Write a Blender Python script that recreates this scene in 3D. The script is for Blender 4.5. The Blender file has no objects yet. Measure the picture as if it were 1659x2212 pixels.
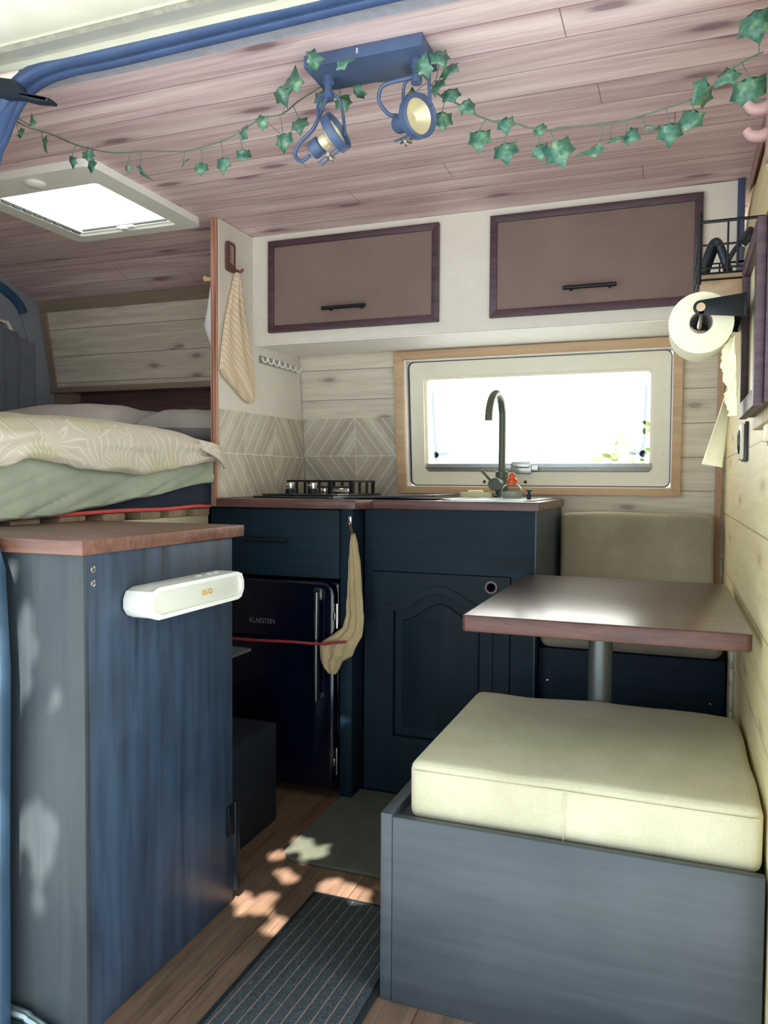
import bpy, bmesh, math, random
from mathutils import Vector, Matrix, noise
R = random.Random(7)
SC = bpy.context.scene
COL = SC.collection
PI = math.pi

# ------------------------------------------------------------------ helpers
def V(*a): return Vector(a)

class MB:
    """collects shapes; build() links them as ONE mesh object"""
    def __init__(s): s.bm = bmesh.new()
    def box(s, x0, x1, y0, y1, z0, z1, bev=0.0, seg=2):
        b = bmesh.new()
        bmesh.ops.create_cube(b, size=1.0)
        for v in b.verts:
            v.co = V(x0+(v.co.x+.5)*(x1-x0), y0+(v.co.y+.5)*(y1-y0), z0+(v.co.z+.5)*(z1-z0))
        if bev > 0:
            bmesh.ops.bevel(b, geom=b.edges[:], offset=bev, segments=seg, profile=.5, affect='EDGES')
        s.add(b); return s
    def add(s, b, M=None):
        me = bpy.data.meshes.new('t'); 
        if M is not None: b.transform(M)
        b.to_mesh(me); b.free()
        s.bm.from_mesh(me); bpy.data.meshes.remove(me)
        return s
    def poly(s, pts):
        vs = [s.bm.verts.new(p) for p in pts]
        s.bm.faces.new(vs); return s
    def prism(s, pts2, f, bev=0.0):
        """pts2 2-D outline; f(u,v,t) -> 3-D with t in (0,1)"""
        b = bmesh.new()
        lo = [b.verts.new(f(u, v, 0)) for u, v in pts2]
        hi = [b.verts.new(f(u, v, 1)) for u, v in pts2]
        n = len(pts2)
        f0 = b.faces.new(lo); f1 = b.faces.new(hi[::-1])
        for i in range(n):
            b.faces.new((lo[i], hi[i], hi[(i+1) % n], lo[(i+1) % n]))
        bmesh.ops.recalc_face_normals(b, faces=b.faces[:])
        if bev > 0:
            ed = [e for e in b.edges if (f0 in e.link_faces) != (f1 in e.link_faces)]
            bmesh.ops.bevel(b, geom=ed, offset=bev, segments=2, profile=.5, affect='EDGES')
        s.add(b); return s
    def ring(s, outer, inner, f):
        """frame between two outlines with equal point counts; f(u,v,t)"""
        b = bmesh.new(); n = len(outer)
        L = [[b.verts.new(f(u, v, t)) for u, v in o] for o in (outer, inner) for t in (0, 1)]
        o0, o1, i0, i1 = L
        for k in range(n):
            j = (k+1) % n
            b.faces.new((o0[k], o0[j], i0[j], i0[k])); b.faces.new((o1[k], i1[k], i1[j], o1[j]))
            b.faces.new((o0[k], o1[k], o1[j], o0[j])); b.faces.new((i0[k], i0[j], i1[j], i1[k]))
        bmesh.ops.recalc_face_normals(b, faces=b.faces[:])
        s.add(b); return s
    def tube(s, pts, r, seg=8, smooth=True, cap=True):
        pts = [Vector(p) for p in pts]
        if smooth and len(pts) > 2: pts = crom(pts, 5)
        rs = r if isinstance(r, (list, tuple)) else None
        b = bmesh.new(); rings = []
        up = V(0, 0, 1); n = len(pts); prevu = None
        for i, p in enumerate(pts):
            t = (pts[min(i+1, n-1)]-pts[max(i-1, 0)]).normalized()
            if prevu is None:
                u = t.cross(up)
                if u.length < 1e-3: u = t.cross(V(1, 0, 0))
                u.normalize()
            else:
                u = (prevu - t*prevu.dot(t)).normalized()
            prevu = u; w = t.cross(u)
            rr = r if rs is None else rs[0]+(rs[1]-rs[0])*i/(n-1)
            rings.append([b.verts.new(p+(u*math.cos(a)+w*math.sin(a))*rr) for a in [2*PI*k/seg for k in range(seg)]])
        for i in range(n-1):
            for k in range(seg):
                j = (k+1) % seg
                b.faces.new((rings[i][k], rings[i][j], rings[i+1][j], rings[i+1][k]))
        if cap:
            b.faces.new(rings[0][::-1]); b.faces.new(rings[-1])
        bmesh.ops.recalc_face_normals(b, faces=b.faces[:])
        s.add(b); return s
    def lathe(s, prof, o, ax=(0, 0, 1), seg=28, cap=True):
        """prof list of (radius, height along ax) from point o"""
        ax = Vector(ax).normalized(); u = ax.cross(V(0, 0, 1))
        if u.length < 1e-3: u = V(1, 0, 0)
        u.normalize(); w = ax.cross(u); o = Vector(o)
        b = bmesh.new(); rings = []
        for r, h in prof:
            if r < 1e-6: rings.append([b.verts.new(o+ax*h)])
            else: rings.append([b.verts.new(o+ax*h+(u*math.cos(2*PI*k/seg)+w*math.sin(2*PI*k/seg))*r) for k in range(seg)])
        for i in range(len(rings)-1):
            A, B = rings[i], rings[i+1]
            for k in range(seg):
                j = (k+1) % seg
                if len(A) == 1 and len(B) == 1: continue
                if len(A) == 1: b.faces.new((A[0], B[j], B[k]))
                elif len(B) == 1: b.faces.new((A[k], A[j], B[0]))
                else: b.faces.new((A[k], A[j], B[j], B[k]))
        if len(rings[0]) > 1 and cap: b.faces.new(rings[0][::-1])
        if len(rings[-1]) > 1 and cap: b.faces.new(rings[-1])
        bmesh.ops.recalc_face_normals(b, faces=b.faces[:])
        s.add(b); return s
    def torus(s, o, ax, R_, r, seg=32, ms=10, squash=1.0):
        ax = Vector(ax).normalized(); u = ax.cross(V(0, 0, 1))
        if u.length < 1e-3: u = V(1, 0, 0)
        u.normalize(); w = ax.cross(u); o = Vector(o); b = bmesh.new(); rings = []
        for k in range(seg):
            a = 2*PI*k/seg; d = u*math.cos(a)+w*math.sin(a)
            rings.append([b.verts.new(o+d*(R_+r*math.cos(2*PI*m/ms))+ax*r*squash*math.sin(2*PI*m/ms)) for m in range(ms)])
        for k in range(seg):
            A, B = rings[k], rings[(k+1) % seg]
            for m in range(ms): b.faces.new((A[m], A[(m+1) % ms], B[(m+1) % ms], B[m]))
        bmesh.ops.recalc_face_normals(b, faces=b.faces[:])
        s.add(b); return s
    def grid(s, nu, nv, f, closed_u=False):
        b = bmesh.new()
        vs = [[b.verts.new(f(i/(nu if closed_u else nu-1), j/(nv-1))) for j in range(nv)] for i in range(nu)]
        for i in range(nu if closed_u else nu-1):
            for j in range(nv-1):
                k = (i+1) % nu
                b.faces.new((vs[i][j], vs[k][j], vs[k][j+1], vs[i][j+1]))
        bmesh.ops.recalc_face_normals(b, faces=b.faces[:])
        s.add(b); return s
    def loft(s, rows):
        """rows of equal-length point loops, capped"""
        b = bmesh.new(); vs = [[b.verts.new(p) for p in r] for r in rows]; n = len(rows[0])
        for i in range(len(rows)-1):
            for k in range(n):
                j = (k+1) % n
                b.faces.new((vs[i][k], vs[i][j], vs[i+1][j], vs[i+1][k]))
        b.faces.new(vs[0][::-1]); b.faces.new(vs[-1])
        bmesh.ops.recalc_face_normals(b, faces=b.faces[:])
        s.add(b); return s
    def warp(s, f):
        for v in s.bm.verts: v.co = f(v.co)
        return s
    def build(s, name, m, parent=None, smooth=None, loc=None):
        me = bpy.data.meshes.new(name)
        o = bpy.data.objects.new(name, me); COL.objects.link(o)
        base = V(0, 0, 0)
        if parent is not None:
            base = world_loc(parent); o.parent = parent
        elif loc is not None:
            base = Vector(loc)
        elif loc is None and len(s.bm.verts):
            xs = [v.co for v in s.bm.verts]
            base = V((min(c.x for c in xs)+max(c.x for c in xs))/2, (min(c.y for c in xs)+max(c.y for c in xs))/2, min(c.z for c in xs))
        if parent is None: o.location = base
        for v in s.bm.verts: v.co -= base
        s.bm.to_mesh(me); s.bm.free()
        me.materials.append(m)
        if smooth is None: smooth = True
        if smooth:
            me.polygons.foreach_set('use_smooth', [True]*len(me.polygons))
            try: me.set_sharp_from_angle(angle=math.radians(38))
            except Exception: pass
        return o

def world_loc(o):
    p = V(0, 0, 0)
    while o is not None:
        p += o.location; o = o.parent
    return p

def crom(p, k):
    out = []
    for i in range(len(p)-1):
        a, b, c, d = p[max(i-1, 0)], p[i], p[i+1], p[min(i+2, len(p)-1)]
        for j in range(k):
            t = j/k
            out.append(.5*((2*b)+(c-a)*t+(2*a-5*b+4*c-d)*t*t+(3*b-a-3*c+d)*t**3))
    out.append(p[-1]); return out

def lerp_tab(tab, x):
    if x <= tab[0][0]: return tab[0][1]
    for (a, va), (b, vb) in zip(tab, tab[1:]):
        if x <= b: 
            t = (x-a)/(b-a); t = t*t*(3-2*t); return va+(vb-va)*t
    return tab[-1][1]

def rrect(x0, x1, z0, z1, r, n=6):
    pts = []
    for cx, cz, a0 in ((x1-r, z1-r, 0), (x0+r, z1-r, PI/2), (x0+r, z0+r, PI), (x1-r, z0+r, 1.5*PI)):
        for k in range(n):
            a = a0+PI/2*k/(n-1); pts.append((cx+r*math.cos(a), cz+r*math.sin(a)))
    return pts

def tag(o, label, cat, group=None):
    o['label'] = label; o['category'] = cat
    if group: o['group'] = group
    return o
def thing(name, label, cat, loc, group=None):
    o = bpy.data.objects.new(name, None); COL.objects.link(o)
    o.location = loc; o.empty_display_size = .05
    return tag(o, label, cat, group)
def struct(o, label=None, cat=None):
    o['kind'] = 'structure'
    if label: o['label'] = label
    if cat: o['category'] = cat
    return o

def s2l(c): return tuple(((x/255)/12.92 if x/255 <= .04045 else ((x/255+.055)/1.055)**2.4) for x in c)

# ------------------------------------------------------------------ materials
class NT:
    def __init__(s, name):
        s.m = bpy.data.materials.new(name); s.m.use_nodes = True
        s.t = s.m.node_tree; s.n = s.t.nodes; s.l = s.t.links
        s.p = s.n['Principled BSDF']
    def node(s, ty, **kw):
        n = s.n.new(ty)
        for k, v in kw.items():
            if k == 'op': n.operation = v
            elif k == 'inp':
                for a, b in v.items(): n.inputs[a].default_value = b
            else: setattr(n, k, v)
        return n
    def link(s, a, b): s.l.new(a, b)
    def math(s, op, a, b=None, clamp=False):
        n = s.n.new('ShaderNodeMath'); n.operation = op; n.use_clamp = clamp
        for i, x in enumerate((a, b)):
            if x is None: continue
            if isinstance(x, (int, float)): n.inputs[i].default_value = x
            else: s.l.new(x, n.inputs[i])
        return n.outputs[0]
    def ramp(s, fac, stops):
        n = s.n.new('ShaderNodeValToRGB'); e = n.color_ramp.elements
        while len(e) > 1: e.remove(e[-1])
        e[0].position = stops[0][0]; e[0].color = (*stops[0][1], 1)
        for p, c in stops[1:]:
            x = e.new(p); x.color = (*c, 1)
        s.l.new(fac, n.inputs[0]); return n.outputs[0]
    def mix(s, fac, a, b, mode='MIX'):
        n = s.n.new('ShaderNodeMix'); n.data_type = 'RGBA'; n.blend_type = mode
        for k, x in ((0, fac), (6, a), (7, b)):
            if isinstance(x, (int, float)): n.inputs[k].default_value = x
            elif isinstance(x, tuple): n.inputs[k].default_value = (*x, 1) if len(x) == 3 else x
            else: s.l.new(x, n.inputs[k])
        return n.outputs[2]
    def pos(s):
        g = s.n.new('ShaderNodeNewGeometry'); x = s.n.new('ShaderNodeSeparateXYZ')
        s.l.new(g.outputs['Position'], x.inputs[0]); return x.outputs
    def obj(s):
        g = s.n.new('ShaderNodeTexCoord'); x = s.n.new('ShaderNodeSeparateXYZ')
        s.l.new(g.outputs['Object'], x.inputs[0]); return x.outputs
    def comb(s, a, b, c):
        n = s.n.new('ShaderNodeCombineXYZ')
        for i, x in enumerate((a, b, c)):
            if isinstance(x, (int, float)): n.inputs[i].default_value = x
            else: s.l.new(x, n.inputs[i])
        return n.outputs[0]
    def noise(s, vec, scale, detail=4, rough=.55, dist=0.0):
        n = s.n.new('ShaderNodeTexNoise'); n.inputs['Scale'].default_value = scale
        n.inputs['Detail'].default_value = detail; n.inputs['Roughness'].default_value = rough
        n.inputs['Distortion'].default_value = dist
        if vec is not None: s.l.new(vec, n.inputs['Vector'])
        return n.outputs[0]
    def bump(s, h, strength=.2, dist=.002):
        n = s.n.new('ShaderNodeBump'); n.inputs['Strength'].default_value = strength
        n.inputs['Distance'].default_value = dist
        s.l.new(h, n.inputs['Height']); s.l.new(n.outputs[0], s.p.inputs['Normal'])
    def set(s, col=None, rough=.5, metal=0, spec=None, **kw):
        if col is not None:
            if isinstance(col, tuple): s.p.inputs['Base Color'].default_value = (*col, 1)
            else: s.l.new(col, s.p.inputs['Base Color'])
        if isinstance(rough, (int, float)): s.p.inputs['Roughness'].default_value = rough
        else: s.l.new(rough, s.p.inputs['Roughness'])
        s.p.inputs['Metallic'].default_value = metal
        if spec is not None: s.p.inputs['Specular IOR Level'].default_value = spec
        for k, v in kw.items(): s.p.inputs[k].default_value = v
        return s.m

def plain(name, c, rough=.5, metal=0, var=.06, scale=20, bump=0, spec=None, **kw):
    t = NT(name); c = s2l(c)
    tc = t.node('ShaderNodeTexCoord')
    n = t.noise(tc.outputs['Object'], scale, 4)
    col = t.ramp(n, [(.3, tuple(x*(1-var) for x in c)), (.7, tuple(min(1, x*(1+var)) for x in c))])
    if bump: t.bump(n, bump)
    return t.set(col, rough, metal, spec, **kw)

def wood(name, dark, light, along, across, pw=0, rough=.6, seam=(40, 30, 30), seamw=.012, gs=(1.6, 26), knot=None,
         var=.12, joints=0, contrast=(.32, .68), spec=None, off=0.0, knot_dens=(2.2, 8.0), bump=.15):
    """grain along one world axis; planks of width pw across another"""
    t = NT(name); P = t.pos(); ix = 'XYZ'
    a, c = P[ix.index(along)], P[ix.index(across)]
    o = P[[i for i in range(3) if ix[i] not in (along, across)][0]]
    if pw:
        q = t.math('DIVIDE', t.math('ADD', c, off), pw)
        idx = t.math('FLOOR', q); fr = t.math('FRACT', q)
    else:
        idx = t.math('MULTIPLY', c, 0.0)
    wn = t.node('ShaderNodeTexWhiteNoise', noise_dimensions='1D'); t.link(idx, wn.inputs['W'])
    rnd = wn.outputs['Value']
    sh = t.math('ADD', a, t.math('MULTIPLY', rnd, 31.7))
    vec = t.comb(t.math('MULTIPLY', sh, gs[0]), t.math('MULTIPLY', c, gs[1]), t.math('MULTIPLY', o, gs[1]*.6))
    n1 = t.noise(vec, 1.0, 5, .6, .8)
    vec2 = t.comb(t.math('MULTIPLY', sh, gs[0]*4), t.math('MULTIPLY', c, gs[1]*6), t.math('MULTIPLY', o, gs[1]*5))
    n2 = t.noise(vec2, 1.0, 3, .6)
    f = t.math('ADD', t.math('MULTIPLY', n1, .7), t.math('MULTIPLY', n2, .3))
    d, l = s2l(dark), s2l(light)
    col = t.ramp(f, [(contrast[0], d), (contrast[1], l)])
    if pw:
        br = t.math('ADD', t.math('MULTIPLY', rnd, 2*var), 1-var)
        hs = t.node('ShaderNodeHueSaturation'); t.link(br, hs.inputs['Value']); t.link(col, hs.inputs['Color']); col = hs.outputs[0]
    if knot:
        vk = t.node('ShaderNodeTexVoronoi', voronoi_dimensions='2D'); vk.inputs['Scale'].default_value = 1
        t.link(t.comb(t.math('MULTIPLY', sh, knot_dens[0]), t.math('MULTIPLY', c, knot_dens[1]), 0), vk.inputs['Vector'])
        kd = t.math('ADD', vk.outputs['Distance'], t.math('MULTIPLY', n2, .06))
        kf = t.ramp(kd, [(.085, (1, 1, 1)), (.13, (.35, .35, .35)), (.24, (0, 0, 0))])
        wn2 = t.node('ShaderNodeSeparateColor'); t.link(vk.outputs['Color'], wn2.inputs[0])
        kf = t.math('MULTIPLY', kf, t.math('GREATER_THAN', wn2.outputs[0], .45))
        col = t.mix(t.math('MULTIPLY', kf, .8), col, s2l(knot))
    if pw:
        e = t.math('MINIMUM', fr, t.math('SUBTRACT', 1, fr))
        sm = t.math('LESS_THAN', e, seamw)
        if joints:
            fj = t.math('FRACT', t.math('DIVIDE', t.math('ADD', a, t.math('MULTIPLY', rnd, 7.3)), joints))
            sm = t.math('MAXIMUM', sm, t.math('LESS_THAN', fj, .0025/joints))
        col = t.mix(t.math('MULTIPLY', sm, .75), col, s2l(seam))
        h = t.math('SUBTRACT', t.math('MULTIPLY', f, .4), sm)
        t.bump(h, bump, .002)
    else:
        t.bump(f, bump, .001)
    return t.set(col, rough, 0, spec)

def paint(name, c, c2, along='Z', rough=.45, amt=.5, streak=None, spec=.5):
    """brush painted timber: streaks along one axis, worn patches"""
    t = NT(name); P = t.pos(); sc = {'X': (3, 40, 40), 'Y': (40, 3, 40), 'Z': (30, 30, 2.2)}[along]
    vec = t.comb(*[t.math('MULTIPLY', P[i], sc[i]) for i in range(3)])
    n1 = t.noise(vec, 1, 4, .6, .3)
    n2 = t.noise(t.comb(P[0], P[1], P[2]), 4.5, 3, .5, .6)
    f = t.math('ADD', t.math('MULTIPLY', n1, .55), t.math('MULTIPLY', n2, .45))
    col = t.ramp(f, [(.36, s2l(c)), (.62, s2l(c2))])
    if streak:
        n3 = t.noise(t.comb(*[t.math('MULTIPLY', P[i], sc[i]*.35) for i in range(3)]), 1, 5, .65, .4)
        sf = t.ramp(n3, [(.62, (0, 0, 0)), (.72, (1, 1, 1))])
        col = t.mix(t.math('MULTIPLY', sf, amt), col, s2l(streak))
    t.bump(n1, .12, .001)
    return t.set(col, rough, 0, spec)

def fabric(name, c, c2=None, weave=380, rough=.95, bump=.25, cloud=6.0):
    t = NT(name); tc = t.node('ShaderNodeTexCoord'); x = t.node('ShaderNodeSeparateXYZ')
    t.link(tc.outputs['Object'], x.inputs[0]); P = x.outputs
    c2 = c2 or tuple(v*.9 for v in c)
    n1 = t.noise(tc.outputs['Object'], cloud, 4, .6)
    w = None
    for i in range(3):
        s = t.math('SINE', t.math('MULTIPLY', P[i], weave*2.4)); w = s if w is None else t.math('ADD', w, s)
    n2 = t.noise(tc.outputs['Object'], weave*.6, 2)
    f = t.math('ADD', t.math('MULTIPLY', n1, .75), t.math('MULTIPLY', n2, .25))
    col = t.ramp(f, [(.35, s2l(c2)), (.65, s2l(c))])
    t.bump(t.math('ADD', n2, t.math('MULTIPLY', w, .15)), bump, .0012)
    return t.set(col, rough, 0, .2, **{'Sheen Weight': .15})

M = {}
M['ceiling'] = wood('ceiling_pine', (194, 162, 166), (243, 222, 222), 'X', 'Y', .098, .5, (112, 86, 96), .014, (1.1, 20), (122, 88, 102), .06, 1.7, contrast=(.37, .63), off=.02, knot_dens=(2.0, 7))
M['white_plank'] = wood('whitewashed_plank', (198, 189, 171), (230, 223, 207), 'X', 'Z', .115, .55, (120, 108, 92), .014, (2.2, 30), (140, 128, 114), .05, 0, off=.065, knot_dens=(3.4, 9), contrast=(.36, .62))
M['yellow_plank'] = wood('pale_pine_plank', (222, 206, 150), (243, 230, 184), 'Y', 'Z', .18, .5, (116, 96, 66), .008, (3.0, 34), (190, 166, 116), .04, 0, off=.0)
M['pine'] = wood('pale_pine_trim', (184, 150, 116), (214, 184, 148), 'X', 'Z', 0, .5)
M['pine_v'] = wood('pine_trim_upright', (168, 130, 100), (204, 166, 130), 'Z', 'X', 0, .5)
M['pine_edge'] = wood('striped_pine_edge', (120, 70, 58), (206, 158, 132), 'Z', 'X', 0, .5, gs=(1.2, 130), contrast=(.42, .58))
M['wood_tan'] = wood('tan_trim', (140, 122, 106), (166, 148, 130), 'X', 'Z', 0, .6)
M['dark_plank'] = wood('dark_stained_plank', (86, 62, 66), (136, 104, 104), 'X', 'Z', .1, .5, (34, 24, 30), .015, (2, 28), (40, 26, 32), .1)
M['floor'] = wood('vinyl_plank_floor', (94, 72, 60), (154, 126, 108), 'Y', 'X', .14, .42, (70, 46, 38), .01, (3.0, 46), None, .06, 0, off=.855, contrast=(.3, .7))
M['worktop'] = wood('stained_worktop', (74, 46, 42), (122, 84, 76), 'X', 'Y', 0, .33, gs=(3, 40), contrast=(.3, .7))
M['counter_top'] = wood('stained_counter_top', (78, 50, 44), (146, 104, 88), 'X', 'Y', 0, .4, gs=(5, 26), contrast=(.3, .72))
M['table_top'] = wood('stained_table_top', (56, 34, 34), (96, 62, 58), 'X', 'Y', .045, .34, (66, 38, 36), .01, (4, 60), None, .1, contrast=(.3, .7), bump=.12)
M['table_top'].node_tree.nodes['Principled BSDF'].inputs['Coat Weight'].default_value = .5
M['table_top'].node_tree.nodes['Principled BSDF'].inputs['Coat Roughness'].default_value = .2
M['table_edge'] = wood('stained_table_edge', (60, 34, 29), (106, 66, 55), 'X', 'Z', 0, .4, gs=(9, 40), contrast=(.3, .7))
M['frame_wood'] = wood('plum_stained_frame', (50, 34, 44), (92, 66, 76), 'X', 'Z', 0, .45, gs=(3, 60))
M['red_wood'] = wood('red_brown_wood', (78, 46, 44), (126, 82, 76), 'Z', 'Y', 0, .45, gs=(4, 70))
M['slat'] = wood('rough_slat', (120, 98, 80), (176, 152, 120), 'X', 'Y', 0, .7)
M['rail_wood'] = wood('pale_rail', (170, 158, 128), (206, 198, 168), 'Y', 'Z', 0, .6)
M['shelf_wood'] = wood('pale_shelf_wood', (176, 144, 112), (214, 184, 150), 'X', 'Y', 0, .5, gs=(12, 40))
M['paint_dark'] = paint('navy_charcoal_paint', (16, 26, 36), (28, 40, 52), 'Z', .42, .25, (74, 84, 84))
M['paint_kitchen'] = paint('navy_paint_in_shade', (7, 27, 42), (14, 41, 58), 'X', .6, .18, (70, 72, 64), .3)  # same paint as the counter, darkened to carry the kitchen's shade
M['paint_door'] = paint('worn_navy_paint_in_shade', (8, 26, 38), (17, 40, 52), 'Z', .6, .25, (60, 62, 52), .3)  # kitchen shade is put into this door tone as well
M['paint_counter'] = paint('brushed_charcoal_paint_skylit', (34, 46, 60), (58, 76, 98), 'Z', .4, .85, (22, 29, 38))  # kitchen paint again, outdoor light and bluish shade cast put into the colour
M['paint_counter_front'] = paint('charcoal_paint_front_lit', (46, 54, 64), (66, 74, 78), 'Z', .45, .3, (76, 82, 82))  # cabinet paint again, daylight on the front put into its tone
M['paint_bench'] = paint('slate_bench_paint', (58, 66, 74), (74, 82, 90), 'X', .4, .22, (100, 98, 86))
M['white'] = plain('white_painted_board', (224, 219, 208), .55, var=.03)
M['white_soft'] = plain('brightened_white_board', (246, 243, 238), .5, var=.03)  # white raised to carry window light bounced onto the cabinet underside
M['plastic_white'] = plain('white_plastic', (244, 244, 239), .35, var=.015)
M['window_plastic'] = plain('cream_window_frame', (236, 232, 214), .4, var=.02)
M['cream_body'] = plain('cream_van_paint', (224, 223, 206), .3, var=.08, scale=9, **{'Coat Weight': .4})
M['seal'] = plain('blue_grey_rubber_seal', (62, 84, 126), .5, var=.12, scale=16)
M['seal_lip'] = plain('pale_grey_lip', (172, 174, 190), .6, var=.12, scale=50)
M['black_plastic'] = plain('black_plastic', (34, 42, 54), .35, var=.1)
M['lamp'] = plain('black_lamp_metal_hazed', (72, 90, 124), .42, .0, var=.06)  # black metal, blue lift of lens flare put into its colour
M['chrome'] = plain('bright_metal', (206, 204, 196), .22, 1, var=.04)
M['steel'] = plain('brushed_steel', (186, 188, 186), .32, 1, var=.04)
M['alu'] = plain('satin_aluminium', (168, 172, 172), .4, 1, var=.04)
M['grey_metal'] = plain('grey_painted_post', (112, 120, 118), .38, .6, var=.04)
M['reflector'] = plain('cream_reflector', (226, 214, 176), .3, .3, var=.05)
M['black_metal'] = plain('black_metal', (26, 30, 36), .42, .4, var=.08)
M['black_gloss'] = plain('glossy_black_enamel', (6, 10, 30), .12, 0, var=.05, spec=.6)
M['black_glass'] = plain('black_glass', (26, 34, 44), .12, 0, var=.03, spec=.8)
M['tap'] = plain('matt_black_tap', (84, 92, 78), .38, .1, var=.05)
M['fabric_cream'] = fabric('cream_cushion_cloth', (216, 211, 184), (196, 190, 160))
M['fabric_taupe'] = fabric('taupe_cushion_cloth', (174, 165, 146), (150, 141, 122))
M['linen'] = fabric('linen_panel', (136, 118, 111), (122, 105, 99), weave=700, cloud=3)
M['sheet'] = fabric('sage_sheet', (188, 196, 174), (160, 170, 148), bump=.1)
M['pillow'] = fabric('white_pillow_cloth', (206, 198, 192), (190, 182, 176), bump=.1)
M['navy_fabric'] = fabric('navy_mattress_cloth', (42, 52, 74), (30, 40, 60), bump=.1)
M['towel'] = fabric('beige_terry', (226, 202, 172), (206, 178, 146), bump=.9, weave=260, cloud=40)
M['dish_towel'] = fabric('beige_waffle', (202, 182, 144), (178, 158, 120), bump=.6, weave=240)
M['white_cloth'] = fabric('white_cloth', (214, 216, 220), (196, 198, 204), bump=.1)
M['curtain'] = fabric('grey_curtain', (128, 134, 144), (108, 114, 126), bump=.1)
M['rug'] = fabric('olive_grey_rug', (96, 98, 86), (78, 82, 73), cloud=14, bump=.6, weave=160)
M['paper'] = plain('tissue_paper', (238, 234, 206), .9, var=.02, bump=.1, scale=120)
M['red_cord'] = plain('red_cord', (206, 60, 66), .6, var=.1)
M['strap'] = plain('coral_strap', (236, 92, 88), .7, var=.08)
M['red_cord_dark'] = plain('maroon_cord', (150, 48, 64), .6, var=.1)
M['brown_loop'] = plain('brown_loop', (92, 56, 56), .7)
M['orange'] = plain('orange_plastic', (240, 96, 40), .35, var=.04, **{'Transmission Weight': .2})
M['yellow_sponge'] = plain('pale_sponge', (228, 212, 166), .9, var=.06, scale=90, bump=.4)
M['gold'] = plain('gold_print', (206, 166, 84), .5, .2)
M['logo_grey'] = plain('grey_print', (104, 112, 128), .5, .3)
M['blue_dark'] = plain('petrol_blue_recess', (44, 84, 116), .4, var=.12, scale=12)
M['rear_panel'] = plain('pale_grey_van_panel', (146, 154, 164), .45, var=.05, scale=7)
M['off_white_plate'] = plain('ivory_plate', (226, 222, 186), .4, var=.03)
M['vine'] = plain('vine_stem', (92, 112, 96), .7)
M['bark'] = plain('bark', (90, 74, 60), .9, var=.2, bump=.5)
M['ground'] = plain('pale_gravel_ground', (172, 178, 182), .95, var=.2, scale=3)
M['mat_edge'] = plain('rubber_mat_edge', (34, 42, 50), .6, var=.1)
M['hook_pink'] = wood('pinkish_hook_wood', (150, 114, 112), (184, 150, 146), 'X', 'Z', 0, .5)

def ivy_mat():
    t = NT('ivy_leaf'); tc = t.node('ShaderNodeTexCoord')
    n = t.noise(tc.outputs['Object'], 60, 4)
    col = t.ramp(n, [(.3, s2l((46, 88, 78))), (.52, s2l((78, 124, 104))), (.72, s2l((136, 168, 126)))])
    return t.set(col, .35, 0, .5)
M['ivy'] = ivy_mat()
def tree_mat():
    t = NT('tree_leaf'); tc = t.node('ShaderNodeTexCoord')
    n = t.noise(tc.outputs['Object'], 2, 3)
    return t.set(t.ramp(n, [(.3, s2l((60, 90, 40))), (.7, s2l((110, 140, 70)))]), .6)
M['tree_leaf'] = tree_mat()

def glass_mat(name, tint=(1, 1, 1), gloss=.08):
    t = NT(name); t.n.remove(t.p); out = t.n['Material Output']
    tr = t.node('ShaderNodeBsdfTransparent'); tr.inputs[0].default_value = (*tint, 1)
    gl = t.node('ShaderNodeBsdfGlossy'); gl.inputs['Roughness'].default_value = .05
    lw = t.node('ShaderNodeLayerWeight'); lw.inputs[0].default_value = .5
    mx = t.node('ShaderNodeMixShader'); t.link(t.math('MULTIPLY', t.math('POWER', lw.outputs['Facing'], 3.0), gloss*5, True), mx.inputs[0])
    t.link(tr.outputs[0], mx.inputs[1]); t.link(gl.outputs[0], mx.inputs[2]); t.link(mx.outputs[0], out.inputs[0])
    return t.m
M['glass'] = glass_mat('clear_pane', (.97, .98, .96))
M['stay'] = glass_mat('clear_stay_plastic', (.36, .40, .43))
M['clear_plastic'] = glass_mat('clear_plastic', (.86, .88, .86), .22)
def diffuser():
    t = NT('translucent_skylight'); out = t.n['Material Output']
    t.set((.9, .9, .88), .5)
    tl = t.node('ShaderNodeBsdfTranslucent'); tl.inputs[0].default_value = (.95, .95, .93, 1)
    mx = t.node('ShaderNodeMixShader'); mx.inputs[0].default_value = .85
    t.link(t.p.outputs[0], mx.inputs[1]); t.link(tl.outputs[0], mx.inputs[2]); t.link(mx.outputs[0], out.inputs[0])
    return t.m
M['diffuser'] = diffuser()

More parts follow.
